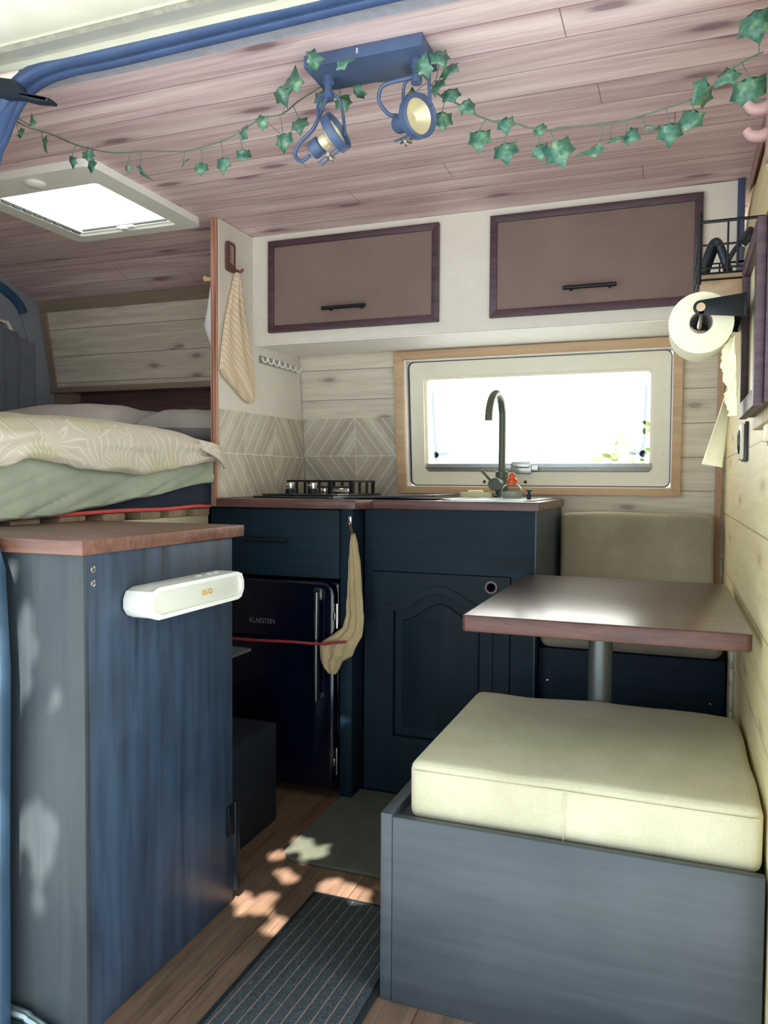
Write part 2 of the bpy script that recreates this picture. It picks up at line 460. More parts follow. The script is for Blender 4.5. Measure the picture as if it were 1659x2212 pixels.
def tile_mat(name, axis, c0, z0, sx=.056, sz=.0745, row=.149, colw=.45, tw=.225):
    """printed chevron tiles: stripes mirrored about the tile corners"""
    t = NT(name); P = t.pos(); h = P['XYZ'.index(axis)]; z = P[2]
    dx = t.math('PINGPONG', t.math('ADD', h, -c0+colw*20), colw)
    dz = t.math('ABSOLUTE', t.math('ADD', z, -z0))
    q = t.math('ADD', t.math('DIVIDE', dx, sx), t.math('DIVIDE', dz, sz))
    fr = t.math('FRACT', t.math('ADD', q, .5)); e = t.math('ABSOLUTE', t.math('SUBTRACT', fr, .5))
    line = t.math('LESS_THAN', e, .028)
    e2 = t.math('LESS_THAN', dz, .0011)
    fx = t.math('PINGPONG', t.math('ADD', h, -c0+tw*20), tw/2)
    e3 = t.math('LESS_THAN', fx, .0009)
    line = t.math('MAXIMUM', line, t.math('MAXIMUM', e2, e3))
    idx = t.math('FLOOR', t.math('ADD', q, .5))
    sx_ = t.math('FLOOR', t.math('DIVIDE', t.math('ADD', h, -c0), tw))
    wn = t.node('ShaderNodeTexWhiteNoise', noise_dimensions='3D')
    t.link(t.comb(idx, sx_, t.math('GREATER_THAN', z, z0)), wn.inputs['Vector'])
    cl = t.noise(t.comb(P[0], P[1], P[2]), 22, 4, .6)
    f = t.math('ADD', t.math('MULTIPLY', wn.outputs['Value'], .45), t.math('MULTIPLY', cl, .55))
    col = t.ramp(f, [(.25, s2l((176, 166, 150))), (.6, s2l((196, 188, 170))), (.85, s2l((214, 210, 192)))])
    col = t.mix(line, col, s2l((238, 234, 222)))
    return t.set(col, .35)

def duvet_mat():
    t = NT('leaf_print_duvet'); P = t.pos()
    # leaf spray print: fans of pale strokes
    vec = t.comb(P[0], P[1], P[2])
    vo = t.node('ShaderNodeTexVoronoi'); vo.inputs['Scale'].default_value = 9; t.link(vec, vo.inputs['Vector'])
    sep = t.node('ShaderNodeSeparateXYZ'); t.link(vo.outputs['Position'], sep.inputs[0])
    dy = t.math('SUBTRACT', P[1], sep.outputs[1]); dz = t.math('SUBTRACT', t.math('ADD', P[2], t.math('MULTIPLY', P[0], .7)), t.math('ADD', sep.outputs[2], t.math('MULTIPLY', sep.outputs[0], .7)))
    n = t.noise(vec, 9, 3)
    ang = t.math('ARCTAN2', t.math('ADD', dz, .03), dy)
    st = t.math('SINE', t.math('ADD', t.math('MULTIPLY', ang, 23), t.math('MULTIPLY', n, 6)))
    line = t.ramp(st, [(.62, (0, 0, 0)), (.86, (1, 1, 1))])
    cell = t.node('ShaderNodeSeparateColor'); t.link(vo.outputs['Color'], cell.inputs[0])
    yel = t.mix(cell.outputs[1], s2l((216, 206, 184)), s2l((208, 202, 158)))
    base = t.mix(t.ramp(vo.outputs['Distance'], [(.3, (1, 1, 1)), (.62, (0, 0, 0))]), s2l((222, 212, 196)), yel)
    col = t.mix(t.math('MULTIPLY', line, .75), base, s2l((240, 236, 222)))
    n2 = t.noise(vec, 300, 2); t.bump(n2, .1, .001)
    return t.set(col, .95, 0, .2)
M['duvet'] = duvet_mat()

def mat_ribbed():
    t = NT('ribbed_doormat'); P = t.pos()
    x = t.math('ADD', P[0], t.math('MULTIPLY', P[1], -.03))
    fr = t.math('FRACT', t.math('DIVIDE', t.math('ADD', x, 2), .0245))
    e = t.math('ABSOLUTE', t.math('SUBTRACT', fr, .5))
    n = t.noise(t.comb(P[0], P[1], P[2]), 240, 3)
    n2 = t.noise(t.comb(P[0], P[1], P[2]), 30, 3)
    line = t.math('LESS_THAN', t.math('ADD', e, t.math('MULTIPLY', t.math('SUBTRACT', n2, .5), .1)), .055)
    base = t.ramp(n, [(.3, s2l((46, 54, 60))), (.6, s2l((72, 82, 90))), (.8, s2l((110, 118, 122)))])
    col = t.mix(line, base, s2l((150, 124, 116)))
    t.bump(t.math('ADD', n, e), .6, .004)
    return t.set(col, .9)
M['mat'] = mat_ribbed()

def towel_stripe():
    t = NT('ribbed_terry'); P = t.pos()
    q = t.math('FRACT', t.math('DIVIDE', t.math('ADD', t.math('MULTIPLY', P[1], .62), t.math('MULTIPLY', P[2], .75)), .0165))
    e = t.math('ABSOLUTE', t.math('SUBTRACT', q, .5))
    n = t.noise(t.comb(P[0], P[1], P[2]), 420, 3)
    f = t.math('ADD', t.math('MULTIPLY', e, 1.3), t.math('MULTIPLY', n, .35))
    col = t.ramp(f, [(.1, s2l((212, 186, 156))), (.55, s2l((232, 212, 184)))])
    t.bump(f, .7, .003)
    return t.set(col, .95, 0, .1)
M['towel'] = towel_stripe()

def checker_plate():
    t = NT('tread_plate'); P = t.pos()
    vo = t.node('ShaderNodeTexWave', wave_type='RINGS'); vo.inputs['Scale'].default_value = 18; vo.inputs['Distortion'].default_value = 2
    t.link(t.comb(P[0], P[1], P[2]), vo.inputs['Vector'])
    t.bump(vo.outputs[0], .5, .004)
    return t.set(s2l((160, 176, 180)), .38, .8)
M['tread'] = checker_plate()

# ------------------------------------------------------------------ dimensions (metres)
XR = .155                       # partition to the cab
XL = -2.66                      # rear doors
ZC = 1.85                       # flat ceiling
def wallY(z):                   # far side wall leans in towards the roof
    tab = [(0, 2.85), (.95, 2.85), (1.40, 2.805), (1.77, 2.735)]
    if z <= .95: return 2.85
    for (a, va), (b, vb) in zip(tab, tab[1:]):
        if z <= b: return va+(vb-va)*(z-a)/(b-a)
    return 2.735
WX0, WX1, WZ0, WZ1 = -.965, -.012, .978, 1.452     # window opening

# ------------------------------------------------------------------ shell
m = MB(); m.box(XL, .6, 1.085, 2.95, -.05, 0)
struct(m.build('floor', M['floor'], loc=(0, 0, 0)), 'brown wood-look vinyl plank floor', 'floor')

# ceiling: flat boards with the roof hatch opening, then a sloped board strip down to the far wall
m = MB(); HX0, HX1, HY0, HY1 = -1.93, -1.50, 1.77, 2.19; T = .03
for x0, x1, y0, y1 in ((XL, HX0, 1.36, 2.51), (HX1, 1.2, 1.36, 2.51), (HX0, HX1, 1.36, HY0), (HX0, HX1, HY1, 2.51)):
    m.box(x0, x1, y0, y1, ZC, ZC+T)
struct(m.build('ceiling', M['ceiling'], loc=(0, 0, 0)), 'pinkish tongue-and-groove pine board ceiling', 'ceiling')
m = MB(); m.prism([(2.51, ZC), (2.735, 1.77), (2.80, 1.77), (2.80, 1.80), (2.51, ZC+T)], lambda u, v, t: V(XL+(-1.431-XL)*t, u, v))
struct(m.build('ceiling', M['ceiling'], loc=(0, 0, 0)), 'sloping pine boards above the white planks at the bed', 'ceiling')
m = MB(); m.box(-1.43, 1.2, 2.51, 2.9, ZC+.003, ZC+T)
struct(m.build('ceiling', M['ceiling'], loc=(0, 0, 0)), 'pine ceiling boards hidden above the overhead cabinet', 'ceiling')

# far side wall (planks) with the window hole and the dark recess by the bed
m = MB()
def wall_piece(x0, x1, z0, z1, d0=0.0, d1=-.03, mb=None):
    mb = mb or m
    zs = sorted({z0, z1, *[z for z in (.95, 1.40) if z0 < z < z1]})
    for a, b in zip(zs, zs[1:]):
        mb.prism([(wallY(a)-d0, a), (wallY(b)-d0, b), (wallY(b)-d1, b), (wallY(a)-d1, a)], lambda u, v, t: V(x0+(x1-x0)*t, u, v))
wall_piece(-1.43, WX0, 0, 1.77); wall_piece(WX1, .6, 0, 1.77)
wall_piece(WX0, WX1, 0, WZ0); wall_piece(WX0, WX1, WZ1, 1.77)
wall_piece(XL, -1.43, 1.40, 1.77); wall_piece(XL, -1.43, 0, .9)
wb = struct(m.build('wall_back', M['white_plank'], loc=(0, 0, 0)), 'whitewashed plank side wall behind the kitchen and bed', 'wall')
m = MB(); m.box(-2.56, -1.43, 2.87, 2.89, .85, 1.41); m.build('recess_panel', M['dark_plank'], wb)
m = MB(); m.box(XL, -2.56, 2.815, 2.89, .85, 1.40); m.build('recess_jamb', M['wood_tan'], wb)

m = MB(); m.box(XL+.002, -1.432, 2.785, 2.87, 1.385, 1.41, .003)
struct(m.build('trim_1', M['wood_tan']), 'tan ledge trim below the white planks beside the bed', 'trim')
m = MB(); m.prism([(2.812, 1.40), (2.737, 1.768), (2.722, 1.764), (2.797, 1.40)], lambda u, v, t: V(-2.658+.03*t, u, v))
struct(m.build('trim_2', M['wood_tan']), 'narrow slanting trim at the rear end of the white planks', 'trim')
m = MB(); m.prism([(2.758, 1.745), (2.722, 1.785), (2.705, 1.778), (2.735, 1.735)], lambda u, v, t: V(-2.658+1.226*t, u, v))
struct(m.build('trim_3', M['wood_tan']), 'long trim strip where ceiling boards meet white planks', 'trim')
m = MB(); m.prism([(2.85, .0), (2.85, .95), (2.808, 1.40), (2.775, 1.55), (2.755, 1.55), (2.788, 1.40), (2.83, .95), (2.83, .0)], lambda u, v, t: V(.126+.02*t, u, v))
struct(m.build('trim_4', M['pine_v']), 'upright pinkish corner trim between window wall and yellow planks', 'trim')

# plank partition to the cab on the right, leaning outwards near the roof
m = MB()
m.prism([(XR, 0), (XR, 1.52), (.194, ZC+.01), (.224, ZC+.01), (XR+.03, 1.52), (XR+.03, 0)], lambda u, v, t: V(u, 1.30+(2.86-1.30)*t, v))
wr = struct(m.build('wall_right', M['yellow_plank'], loc=(0, 0, 0)), 'pale yellow pine plank wall on the right', 'wall')
m = MB(); m.prism([(.176, ZC-.055), (.176, ZC-.002), (.190, ZC-.002), (.190, ZC-.03)], lambda u, v, t: V(u, 1.42+(2.38-1.42)*t, v))
struct(m.build('trim_5', M['hook_pink']), 'thin pinkish trim along the top of the yellow plank wall', 'trim')

# rear doors (left end) and the blank body side left of the sliding door
m = MB(); m.box(XL-.03, XL, 1.0, 2.90, 0, ZC+.02)
wl = struct(m.build('wall_left', M['rear_panel'], loc=(0, 0, 0)), 'pale grey inner skin of the rear van doors', 'wall')
m = MB()
m.tube([(XL+.004, 2.44, 1.815), (XL+.004, 2.53, 1.792), (XL+.004, 2.60, 1.755), (XL+.004, 2.632, 1.715)], .021, 10)
m.build('door_recess', M['blue_dark'], wl)
m = MB(); m.box(XL, XL+.004, 2.60, 2.815, 1.30, 1.303); m.tube([(XL+.004, 2.62, 1.72), (XL+.004, 2.66, 1.60), (XL+.004, 2.70, 1.35), (XL+.004, 2.71, 1.28)], .004, 6)
m.build('panel_seam', M['rear_panel'], wl)
m = MB(); m.lathe([(.012, 0), (.012, .012), (0, .014)], (XL, 2.69, 1.255), (1, 0, 0), 12); m.build('door_knob', M['black_plastic'], wl)
m = MB(); m.box(XL, -1.36, 1.02, 1.05, -.5, 2.0)
struct(m.build('wall_front', M['cream_body'], loc=(0, 0, 0)), 'blank body side beside the sliding door', 'wall')

# sliding door opening: cream header with gutter, rubber seal, pale lip, left pillar
d1 = bpy.data.objects.new('door_1', None); COL.objects.link(d1); struct(d1, 'cream painted frame of the open sliding side door', 'door')
d1.location = (-.5, 1.2, 1.8)
def extr(prof, x0, x1, name, mt, par, bev=0):
    q = MB(); q.prism(prof, lambda u, v, t: V(x0+(x1-x0)*t, u, v), bev); return q.build(name, mt, par)
extr([(1.247, 1.826), (1.232, 1.832), (1.19, 1.818), (1.158, 1.806), (1.150, 1.812), (1.14, 1.812), (1.06, 1.812), (1.00, 1.845), (.985, 1.90), (1.0, 1.97), (1.40, 2.0), (1.40, 1.90), (1.25, 1.87)], -2.6, 1.2, 'header', M['cream_body'], d1)
extr([(1.158, 1.8065), (1.150, 1.8125), (1.146, 1.807), (1.154, 1.803)], -2.6, 1.2, 'gutter_seam', plain('grey_sealant', (150, 148, 136), .7, var=.2, scale=60), d1)
extr([(1.366, 1.849), (1.366, 1.868), (1.285, 1.868), (1.285, 1.842), (1.30, 1.838), (1.318, 1.843), (1.35, 1.850)], -1.30, 1.2, 'inner_lip', M['seal_lip'], d1)
sm = MB()
path = [(1.0, 1.27, 1.834), (.2, 1.27, 1.834), (-.422, 1.27, 1.834), (-.8, 1.27, 1.83), (-1.051, 1.27, 1.827), (-1.12, 1.27, 1.828), (-1.17, 1.269, 1.827), (-1.229, 1.268, 1.819), (-1.274, 1.264, 1.796), (-1.303, 1.255, 1.755), (-1.314, 1.235, 1.696), (-1.322, 1.22, 1.645), (-1.33, 1.17, 1.4), (-1.33, 1.1, 1.0), (-1.33, 1.08, .3)]
def off(p, dy, dz):
    k = min(1, max(0, (p[2]-1.70)/.10)); return V(p[0]-.010*(1-k)*(1 if dy < 0 else -.6), p[1]+dy, p[2]+dz*k)
sm.tube([off(p, -.012, .003) for p in path], .0145, 12)
sm.tube([off(p, .012, -.001) for p in path], .0135, 12)
sm.tube([off(p, .0, .004) for p in path], .0135, 12)
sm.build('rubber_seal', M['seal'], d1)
pm = MB()
pm.prism([(-1.36, 0), (-1.115, 0), (-1.112, .3), (-1.104, .66), (-1.113, .84), (-1.135, .9), (-1.30, .93), (-1.36, .93)], lambda u, v, t: V(u, 1.035+.025*t, v), .006)
pm.build('pillar', plain('pale_blue_pillar_rubber', (44, 70, 92), .5, var=.08), d1)
cm = MB()
cm.prism([(-1.36, 1.822), (-1.298, 1.811), (-1.264, 1.802), (-1.244, 1.787), (-1.233, 1.771), (-1.197, 1.759), (-1.170, 1.749), (-1.162, 1.742), (-1.168, 1.738), (-1.203, 1.745), (-1.245, 1.760), (-1.275, 1.766), (-1.36, 1.776)], lambda u, v, t: V(u, 1.225+.028*t, v), .008)
cm.build('door_catch', M['black_plastic'], d1)
rp = MB(); rp.box(.127, .5, 1.30, 1.40, 1.50, 1.87, .006)
rp.build('post', M['white'], d1)

m = MB(); m.grid(40, 40, lambda u, v: V(-12+26*u, -12+28*v, -.55+.03*noise.noise(V(u*12, v*12, 0))))
struct(m.build('ground', M['ground'], loc=(0, 0, -.55)), 'ground outside the van', 'ground')

# ------------------------------------------------------------------ window
w1 = bpy.data.objects.new('window_1', None); COL.objects.link(w1); w1.location = (-.49, 2.83, .95)
struct(w1, 'long awning window with cream frame above the sink', 'window')
lean = lambda u, v, d: V(u, wallY(v)-d, v)
def rect(x0, x1, z0, z1): return [(x1, z1), (x0, z1), (x0, z0), (x1, z0)]
m = MB(); 
O4 = rect(WX0-.036, WX1+.030, WZ0-.026, WZ1+.030); I4 = rect(WX0, WX1, WZ0, WZ1)
for k in range(4):
    j = (k+1) % 4
    m.prism([O4[k], O4[j], I4[j], I4[k]], lambda u, v, t: lean(u, v, .002+.022*t), .0015)
m.build('wood_surround', M['pine'], w1)
m = MB(); m.ring(rect(WX0-.001, WX1+.001, WZ0-.001, WZ1+.001), rect(WX0+.004, WX1-.004, WZ0+.004, WZ1-.004), lambda u, v, t: lean(u, v, .01-.08*t))
m.build('reveal', M['white_soft'], w1)
GX0, GX1, GZ0, GZ1 = -.900, -.075, 1.046, 1.392
m = MB(); m.ring(rrect(WX0+.012, WX1-.006, WZ0+.006, WZ1-.006, .022), rrect(GX0, GX1, GZ0-.012, GZ1, .02), lambda u, v, t: lean(u, v, -.016-.03*t))
m.build('inner_frame', M['window_plastic'], w1)
m = MB(); m.ring(rrect(WX0+.008, WX1-.004, WZ0+.004, WZ1-.004, .02), rrect(WX0+.013, WX1-.007, WZ0+.007, WZ1-.007, .02), lambda u, v, t: lean(u, v, -.014-.04*t))
m.build('gasket', M['black_plastic'], w1)
m = MB(); m.ring(rrect(GX0-.002, GX1+.002, GZ0-.014, GZ1+.002, .02), rrect(GX0+.010, GX1-.010, GZ0-.004, GZ1-.010, .014), lambda u, v, t: lean(u, v, -.03-.012*t))
m.build('glass_bead', M['window_plastic'], w1)
m = MB(); m.prism(rect(GX0-.01, GX1+.01, GZ0-.02, GZ1+.01), lambda u, v, t: lean(u, v, -.045-.004*t)); m.build('pane', M['glass'], w1)
m = MB()
m.prism(rect(GX0+.002, GX1-.002, GZ0-.010, GZ0+.020), lambda u, v, t: lean(u, v, -.026-.010*t), .002)
m.prism(rect(GX0+.002, GX1-.002, GZ0+.002, GZ0+.010), lambda u, v, t: lean(u, v, -.020-.010*t), .002)
m.build('sill_bar', M['alu'], w1)
m = MB()
m.prism(rrect(-.565, -.490, GZ0-.020, GZ0+.026, .008), lambda u, v, t: lean(u, v, -.018+.020*t), .003)
m.prism(rrect(-.588, -.467, GZ0-.008, GZ0+.012, .004), lambda u, v, t: lean(u, v, -.022+.016*t), .002)
m.prism(rrect(-.560, -.495, GZ0+.002, GZ0+.020, .006), lambda u, v, t: lean(u, v, -.002+.010*t), .003)
m.build('catch', M['steel'], w1)
for sx, sg in ((-.876, 1), (-.100, -1)):
    m = MB()
    m.tube([lean(sx, 1.335, -.055), lean(sx+.006*sg, 1.14, -.055)], .005, 8, False)
    m.lathe([(.012, 0), (.012, .01)], lean(sx+.008*sg, 1.10, -.05), (0, 1, 0), 12)
    m.tube([lean(sx+.008*sg, 1.10, -.06), lean(sx+.055*sg, 1.107, -.06)], [.009, .006], 8, False)
    m.tube([lean(sx+.008*sg, 1.14, -.06), lean(sx+.010*sg, 1.075, -.06)], .007, 8, False)
    m.build('stay_arm', M['stay'], w1)
sc = MB()
for i in range(4):
    x = -.885+.265*i
    for z in (WZ1-.030, WZ0+.028): sc.lathe([(.0075, 0), (.0075, .0012), (.005, .0022), (0, .0022)], lean(x+.01, z, -.016), (0, -1, .0), 14)
for z in (1.10, 1.20, 1.31, 1.39):
    for x in (WX0+.032, WX1-.030): sc.lathe([(.0075, 0), (.0075, .0012), (.005, .0022), (0, .0022)], lean(x, z, -.016), (0, -1, 0), 14)
sc.build('screw_cap', M['window_plastic'], w1)
for x in (-.668, -.515):
    m = MB(); m.lathe([(.006, 0), (.006, .0016), (0, .0016)], lean(x, .998, -.0162), (0, -1, 0), 14); m.build('screw_hole', plain('dark_hole', (60, 56, 40), .7), w1)

# roof hatch
w2 = bpy.data.objects.new('window_2', None); COL.objects.link(w2); w2.location = (-1.71, 1.98, ZC)
struct(w2, 'white framed roof hatch with bright translucent dome', 'window')
m = MB(); m.ring(rrect(HX0-.045, HX1+.035, HY0-.085, HY1+.025, .035), rrect(HX0+.012, HX1-.035, HY0+.02, HY1-.025, .012), lambda u, v, t: V(u, v, ZC-.022+.024*t)); m.build('hatch_frame', M['plastic_white'], w2)
m = MB(); m.ring(rrect(HX0+.010, HX1-.033, HY0+.018, HY1-.023, .012), rrect(HX0+.024, HX1-.045, HY0+.03, HY1-.035, .01), lambda u, v, t: V(u, v, ZC-.014+.07*t)); m.build('hatch_liner', M['plastic_white'], w2)
m = MB(); m.grid(9, 9, lambda u, v: V(HX0+.0+(HX1-HX0)*u, HY0+(HY1-HY0)*v, ZC+.05+.03*math.sin(PI*u)*math.sin(PI*v))); m.build('dome', M['diffuser'], w2)
m = MB()
m.box(HX0+.03, HX1-.06, HY1-.046, HY1-.040, ZC-.012, ZC-.006, .001); m.build('blind_bar', M['grey_metal'], w2)
m = MB(); m.box(-1.755, -1.690, HY1-.05, HY1-.032, ZC-.020, ZC-.010, .004); m.box(-1.738, -1.712, HY1-.058, HY1-.036, ZC-.026, ZC-.012, .004); m.build('blind_grip', M['plastic_white'], w2)
for i in range(8):
    m = MB(); m.box(HX0+.014, HX0+.021, HY0+.05+.042*i, HY0+.085+.042*i, ZC-.0195, ZC-.0135, .001); m.build('vent_slot', M['grey_metal'], w2)
m = MB(); m.lathe([(.028, 0), (.028, .006), (.022, .010), (0, .011)], (-1.70, HY0-.035, ZC-.021), (0, 0, -1), 20); m.build('catch', M['plastic_white'], w2)

# ------------------------------------------------------------------ counter by the door, speaker, step
C = thing('storage_cabinet', 'tall brushed blue-grey cabinet beside the door opening carrying the white speaker', 'cabinet', (-1.18, 1.33, 0))
m = MB(); m.box(-1.41, -.985, 1.095, 1.566, 0, .866); m.build('body', M['paint_counter'], C)
m = MB(); m.box(-.985, -.965, 1.0955, 1.572, 0.0, .866, .001); m.build('side_panel', M['paint_counter'], C)
m = MB(); m.box(-1.41, -.9645, 1.083, 1.0948, 0.0, .866, .0015); m.build('front_panel', M['paint_counter_front'], C)
d = MB(); d.box(-1.38, -.957, 1.573, 1.592, .025, .225, .002); d = d.build('door', M['paint_dark'], C)
h = MB(); h.box(-.9645, -.9585, 1.545, 1.574, .165, .235, .001); h.tube([(-.958, 1.573, .16), (-.958, 1.573, .24)], .004, 8, False)
for z in (.175, .195, .215, .225): h.lathe([(.004, 0), (.004, .001), (0, .0015)], (-.9585, 1.556, z), (1, 0, 0), 8)
h.build('hinge', M['black_metal'], d)
for z in (.839, .814):
    s = MB(); s.lathe([(.006, 0), (.006, .0012), (.004, .002), (0, .002)], (-.965, 1.108, z), (1, 0, 0), 14); s.box(-.9632, -.9625, 1.103, 1.113, z-.0007, z+.0007); s.build('screw', M['chrome'], C)
m = MB(); m.box(-1.35, -1.047, 1.573, 1.80, .545, .553, .001); m.build('flap_shelf', M['grey_metal'], C)
m = MB(); m.prism([(-1.415, 1.073), (-.957, 1.073), (-.957, 1.612), (-1.415, 1.612)], lambda u, v, t: V(u, v, .866+.027*t), .003)
tag(m.build('counter_worktop', M['counter_top']), 'red-brown stained wooden top on the tall cabinet beside the door', 'worktop')

S = thing('wall_speaker', 'cream rounded speaker box fixed on the blue-grey cabinet side', 'speaker', (-.964, 1.34, .745))
def sp(u, v, t, x0=-.9635, x1=-.905): return V(x0+(x1-x0)*t, u, v)
m = MB()
def plate_outline(x0, x1, z0, z1, c=.026):
    cz = (z0+z1)/2; return [(x0+c, z1), (x1-c, z1), (x1-.008, z1-.006), (x1, cz+.008), (x1, cz-.010), (x1-.010, z0+.004), (x1-c, z0), (x0+c, z0), (x0+.010, z0+.006), (x0, cz-.010), (x0, cz+.008), (x0+.008, z1-.006)]
m.prism(plate_outline(1.182, 1.522, .738, .797), lambda u, v, t: sp(u, v, t), .006)
m.build('housing', M['plastic_white'], S)
m = MB(); m.ring(plate_outline(1.178, 1.440+.07, .737, .798), plate_outline(1.190, 1.50, .745, .790, .022), lambda u, v, t: V(-.9055+.009*t, u, v)); m.build('front_rim', M['plastic_white'], S)
m = MB(); m.prism(plate_outline(1.188, 1.502, .744, .791, .022), lambda u, v, t: V(-.906+.004*t, u, v), .001); m.build('front_panel', plain('ivory_panel', (222, 224, 210), .4, var=.02), S)
m = MB()
gx = -.9012
for k, y in enumerate((1.358, 1.371, 1.384)):
    if k != 1: m.torus((gx, y, .768), (1, 0, 0), .0046, .0011, 16, 6)
    else: m.tube([(gx, y-.004, .774), (gx, y-.004, .766), (gx, y, .7635), (gx, y+.004, .766), (gx, y+.004, .774)], .0011, 6)
m.build('logo', M['gold'], S)
for y in (1.39, 1.43, 1.455):
    b = MB(); b.lathe([(.007, 0), (.007, .002), (0, .0024)], (-.936, y, .797), (0, 0, 1), 16); b.build('button', M['plastic_white'], S)

m = MB()
pts = [(-1.60, 1.078), (-1.60, 1.02), (-1.0, 1.02), (-1.0, 1.0795)]
m.prism(pts, lambda u, v, t: V(u, v, -.05+.0495*t))
m.tube([(-1.6, 1.068, .019), (-1.14, 1.068, .021), (-1.08, 1.066, .016), (-1.035, 1.064, .004), (-1.0, 1.062, -.02)], .009, 8)
tag(m.build('step_plate', M['tread']), 'silvery tread plate step edge at the foot of the blue-grey cabinet', 'step')

# ------------------------------------------------------------------ bed
B = thing('bed', 'raised platform bed with rough slat ends and pale side rail', 'bed', (-2.03, 1.9, 0))
m = MB(); m.box(-2.63, -1.47, 1.08, 2.80, 0, .80); m.build('bed_box', M['slat'], B)
m = MB(); m.box(-1.47, -1.437, 1.63, 2.195, .80, .884, .003); m.build('side_rail', M['rail_wood'], B)
for k, y in enumerate((1.42, 1.575, 1.73, 1.89, 2.02, 2.15)):
    m = MB(); m.box(-2.62, -1.433, y-.045, y+.045, .884, .906, .002); m.build('slat', M['slat'], B)
m = MB(); m.box(-2.62, -1.437, 1.10, 2.79, .9075, 1.10, .03, 3)
tag(m.build('mattress', M['navy_fabric']), 'navy covered mattress lying on the bed slats', 'mattress')
m = MB(); m.tube([(-1.431, 1.30, .908), (-1.428, 1.50, .9095), (-1.428, 1.75, .9125), (-1.428, 1.95, .9105), (-1.428, 2.10, .9145), (-1.430, 2.19, .9125)], .0055, 8)
tag(m.build('strap', M['strap']), 'coral red strap running along the foot of the navy mattress', 'strap')
sheet_lo = [(1.09, .903), (1.33, .905), (1.466, .908), (1.626, .926), (1.812, .948), (2.174, .99), (2.2, .992)]
def sheet_pt(u, v):
    y = 1.095+1.098*u; lo = lerp_tab(sheet_lo, y); z = lo+(1.06-lo)*v
    fold = .010*math.sin((y*1.0-z*2.4)*17+.6)*(1-v)*(.4+.6*math.sin(PI*u)) + .006*math.sin((y-z*3.2)*41)*(1-v)
    tuck = -.006 if v < .04 else 0
    return V(-1.420+abs(fold)*.9+.010*(1-v)*(1-u)+tuck, y, z)
m = MB(); m.grid(150, 26, sheet_pt)
o = tag(m.build('fitted_sheet', M['sheet']), 'sage green fitted sheet hanging over the mattress side', 'sheet')
sd = o.modifiers.new('s', 'SOLIDIFY'); sd.thickness = .003; sd.offset = -1
hem = [(1.09, 1.035), (1.317, 1.024), (1.396, 1.046), (1.497, 1.036), (1.56, 1.024), (1.68, 1.018), (1.794, 1.010), (1.92, 1.026), (2.013, 1.040), (2.12, 1.054), (2.2, 1.060)]
top = [(1.09, 1.125), (1.319, 1.131), (1.454, 1.141), (1.611, 1.147), (1.795, 1.148), (2.013, 1.141), (2.165, 1.122), (2.2, 1.112)]
def duvet_sec(y):
    h, t = lerp_tab(hem, y), lerp_tab(top, y); mid = (h+t)/2
    n = lambda k: .012*noise.noise(V(y*7, k*1.7, 3.1))+.006*noise.noise(V(y*19, k*2.3, 8))
    lift = .02*math.exp(-((y-1.5)/.35)**2)
    P = [V(-2.45, y, 1.13), V(-2.3, y, 1.155+n(1)), V(-2.05, y, 1.175+n(2)*1.5), V(-1.8, y, 1.175+n(3)*1.5), V(-1.6, y, 1.165+n(4)), V(-1.50, y, t+.016+n(5)*.5),
         V(-1.435, y, t+.004), V(-1.400+n(6), y, t-.018), V(-1.383+n(7), y, mid+.012), V(-1.387+n(8)*.7, y, mid-.012), V(-1.378+n(9), y, h+.018), V(-1.385, y, h+.004), V(-1.392, y, h)]
    I = [V(-1.402, y, h+.002), V(-1.412, y, h+.014), V(-1.414, y, mid), V(-1.425, y, 1.098), V(-1.445, y, 1.106), V(-1.6, y, 1.108), V(-2.0, y, 1.108), V(-2.45, y, 1.108)]
    return crom(P, 4)+crom(I, 3)
rows = [duvet_sec(1.10+1.092*i/110) for i in range(111)]
m = MB(); m.loft(rows); dv = tag(m.build('duvet', M['duvet']), 'beige duvet with pale leaf spray print on the bed', 'duvet')
m = MB()   # turned corner flap at the partition
m.grid(14, 10, lambda u, v: V(-1.392+.018*math.sin(PI*u)+.012*v, 2.07+.125*u, 1.122-.020*u-.055*v*(.35+.65*u)-.012*v))
fl = m.build('folded_corner', M['duvet'], dv); sd = fl.modifiers.new('s', 'SOLIDIFY'); sd.thickness = .006

def pillow(x0, x1, y0, y1, z0, h, name, mt, lab, tilt=0):
    m = MB()
    def f(u, v, sgn):
        a, b = 2*u-1, 2*v-1
        e = max(0, (1-a**4)*(1-b**4))**.45
        z = z0+h*.5+sgn*h*.5*e+.012*noise.noise(V(a*2.1+x0, b*2.3, sgn))*e+tilt*a
        return V((x0+x1)/2+a*(x1-x0)/2*(1-.06*(1-b*b)), (y0+y1)/2+b*(y1-y0)/2*(1-.06*(1-a*a)), z)
    m.grid(28, 20, lambda u, v: f(u, v, 1)); m.grid(28, 20, lambda u, v: f(u, v, -1))
    bmesh.ops.remove_doubles(m.bm, verts=m.bm.verts[:], dist=1e-4)
    bmesh.ops.recalc_face_normals(m.bm, faces=m.bm.faces[:])
    return tag(m.build(name, mt), lab, 'pillow', 'pillows on the bed')
pillow(-2.50, -1.84, 2.21, 2.74, 1.108, .172, 'pillow', M['pillow'], 'large plump white pillow against the dark planks at the far side of the bed')
pillow(-1.80, -1.45, 2.26, 2.74, 1.107, .143, 'pillow', fabric('grey_pattern_cloth', (176, 170, 166), (150, 146, 144)), 'smaller grey pillow with white piping beside the partition', -.004)
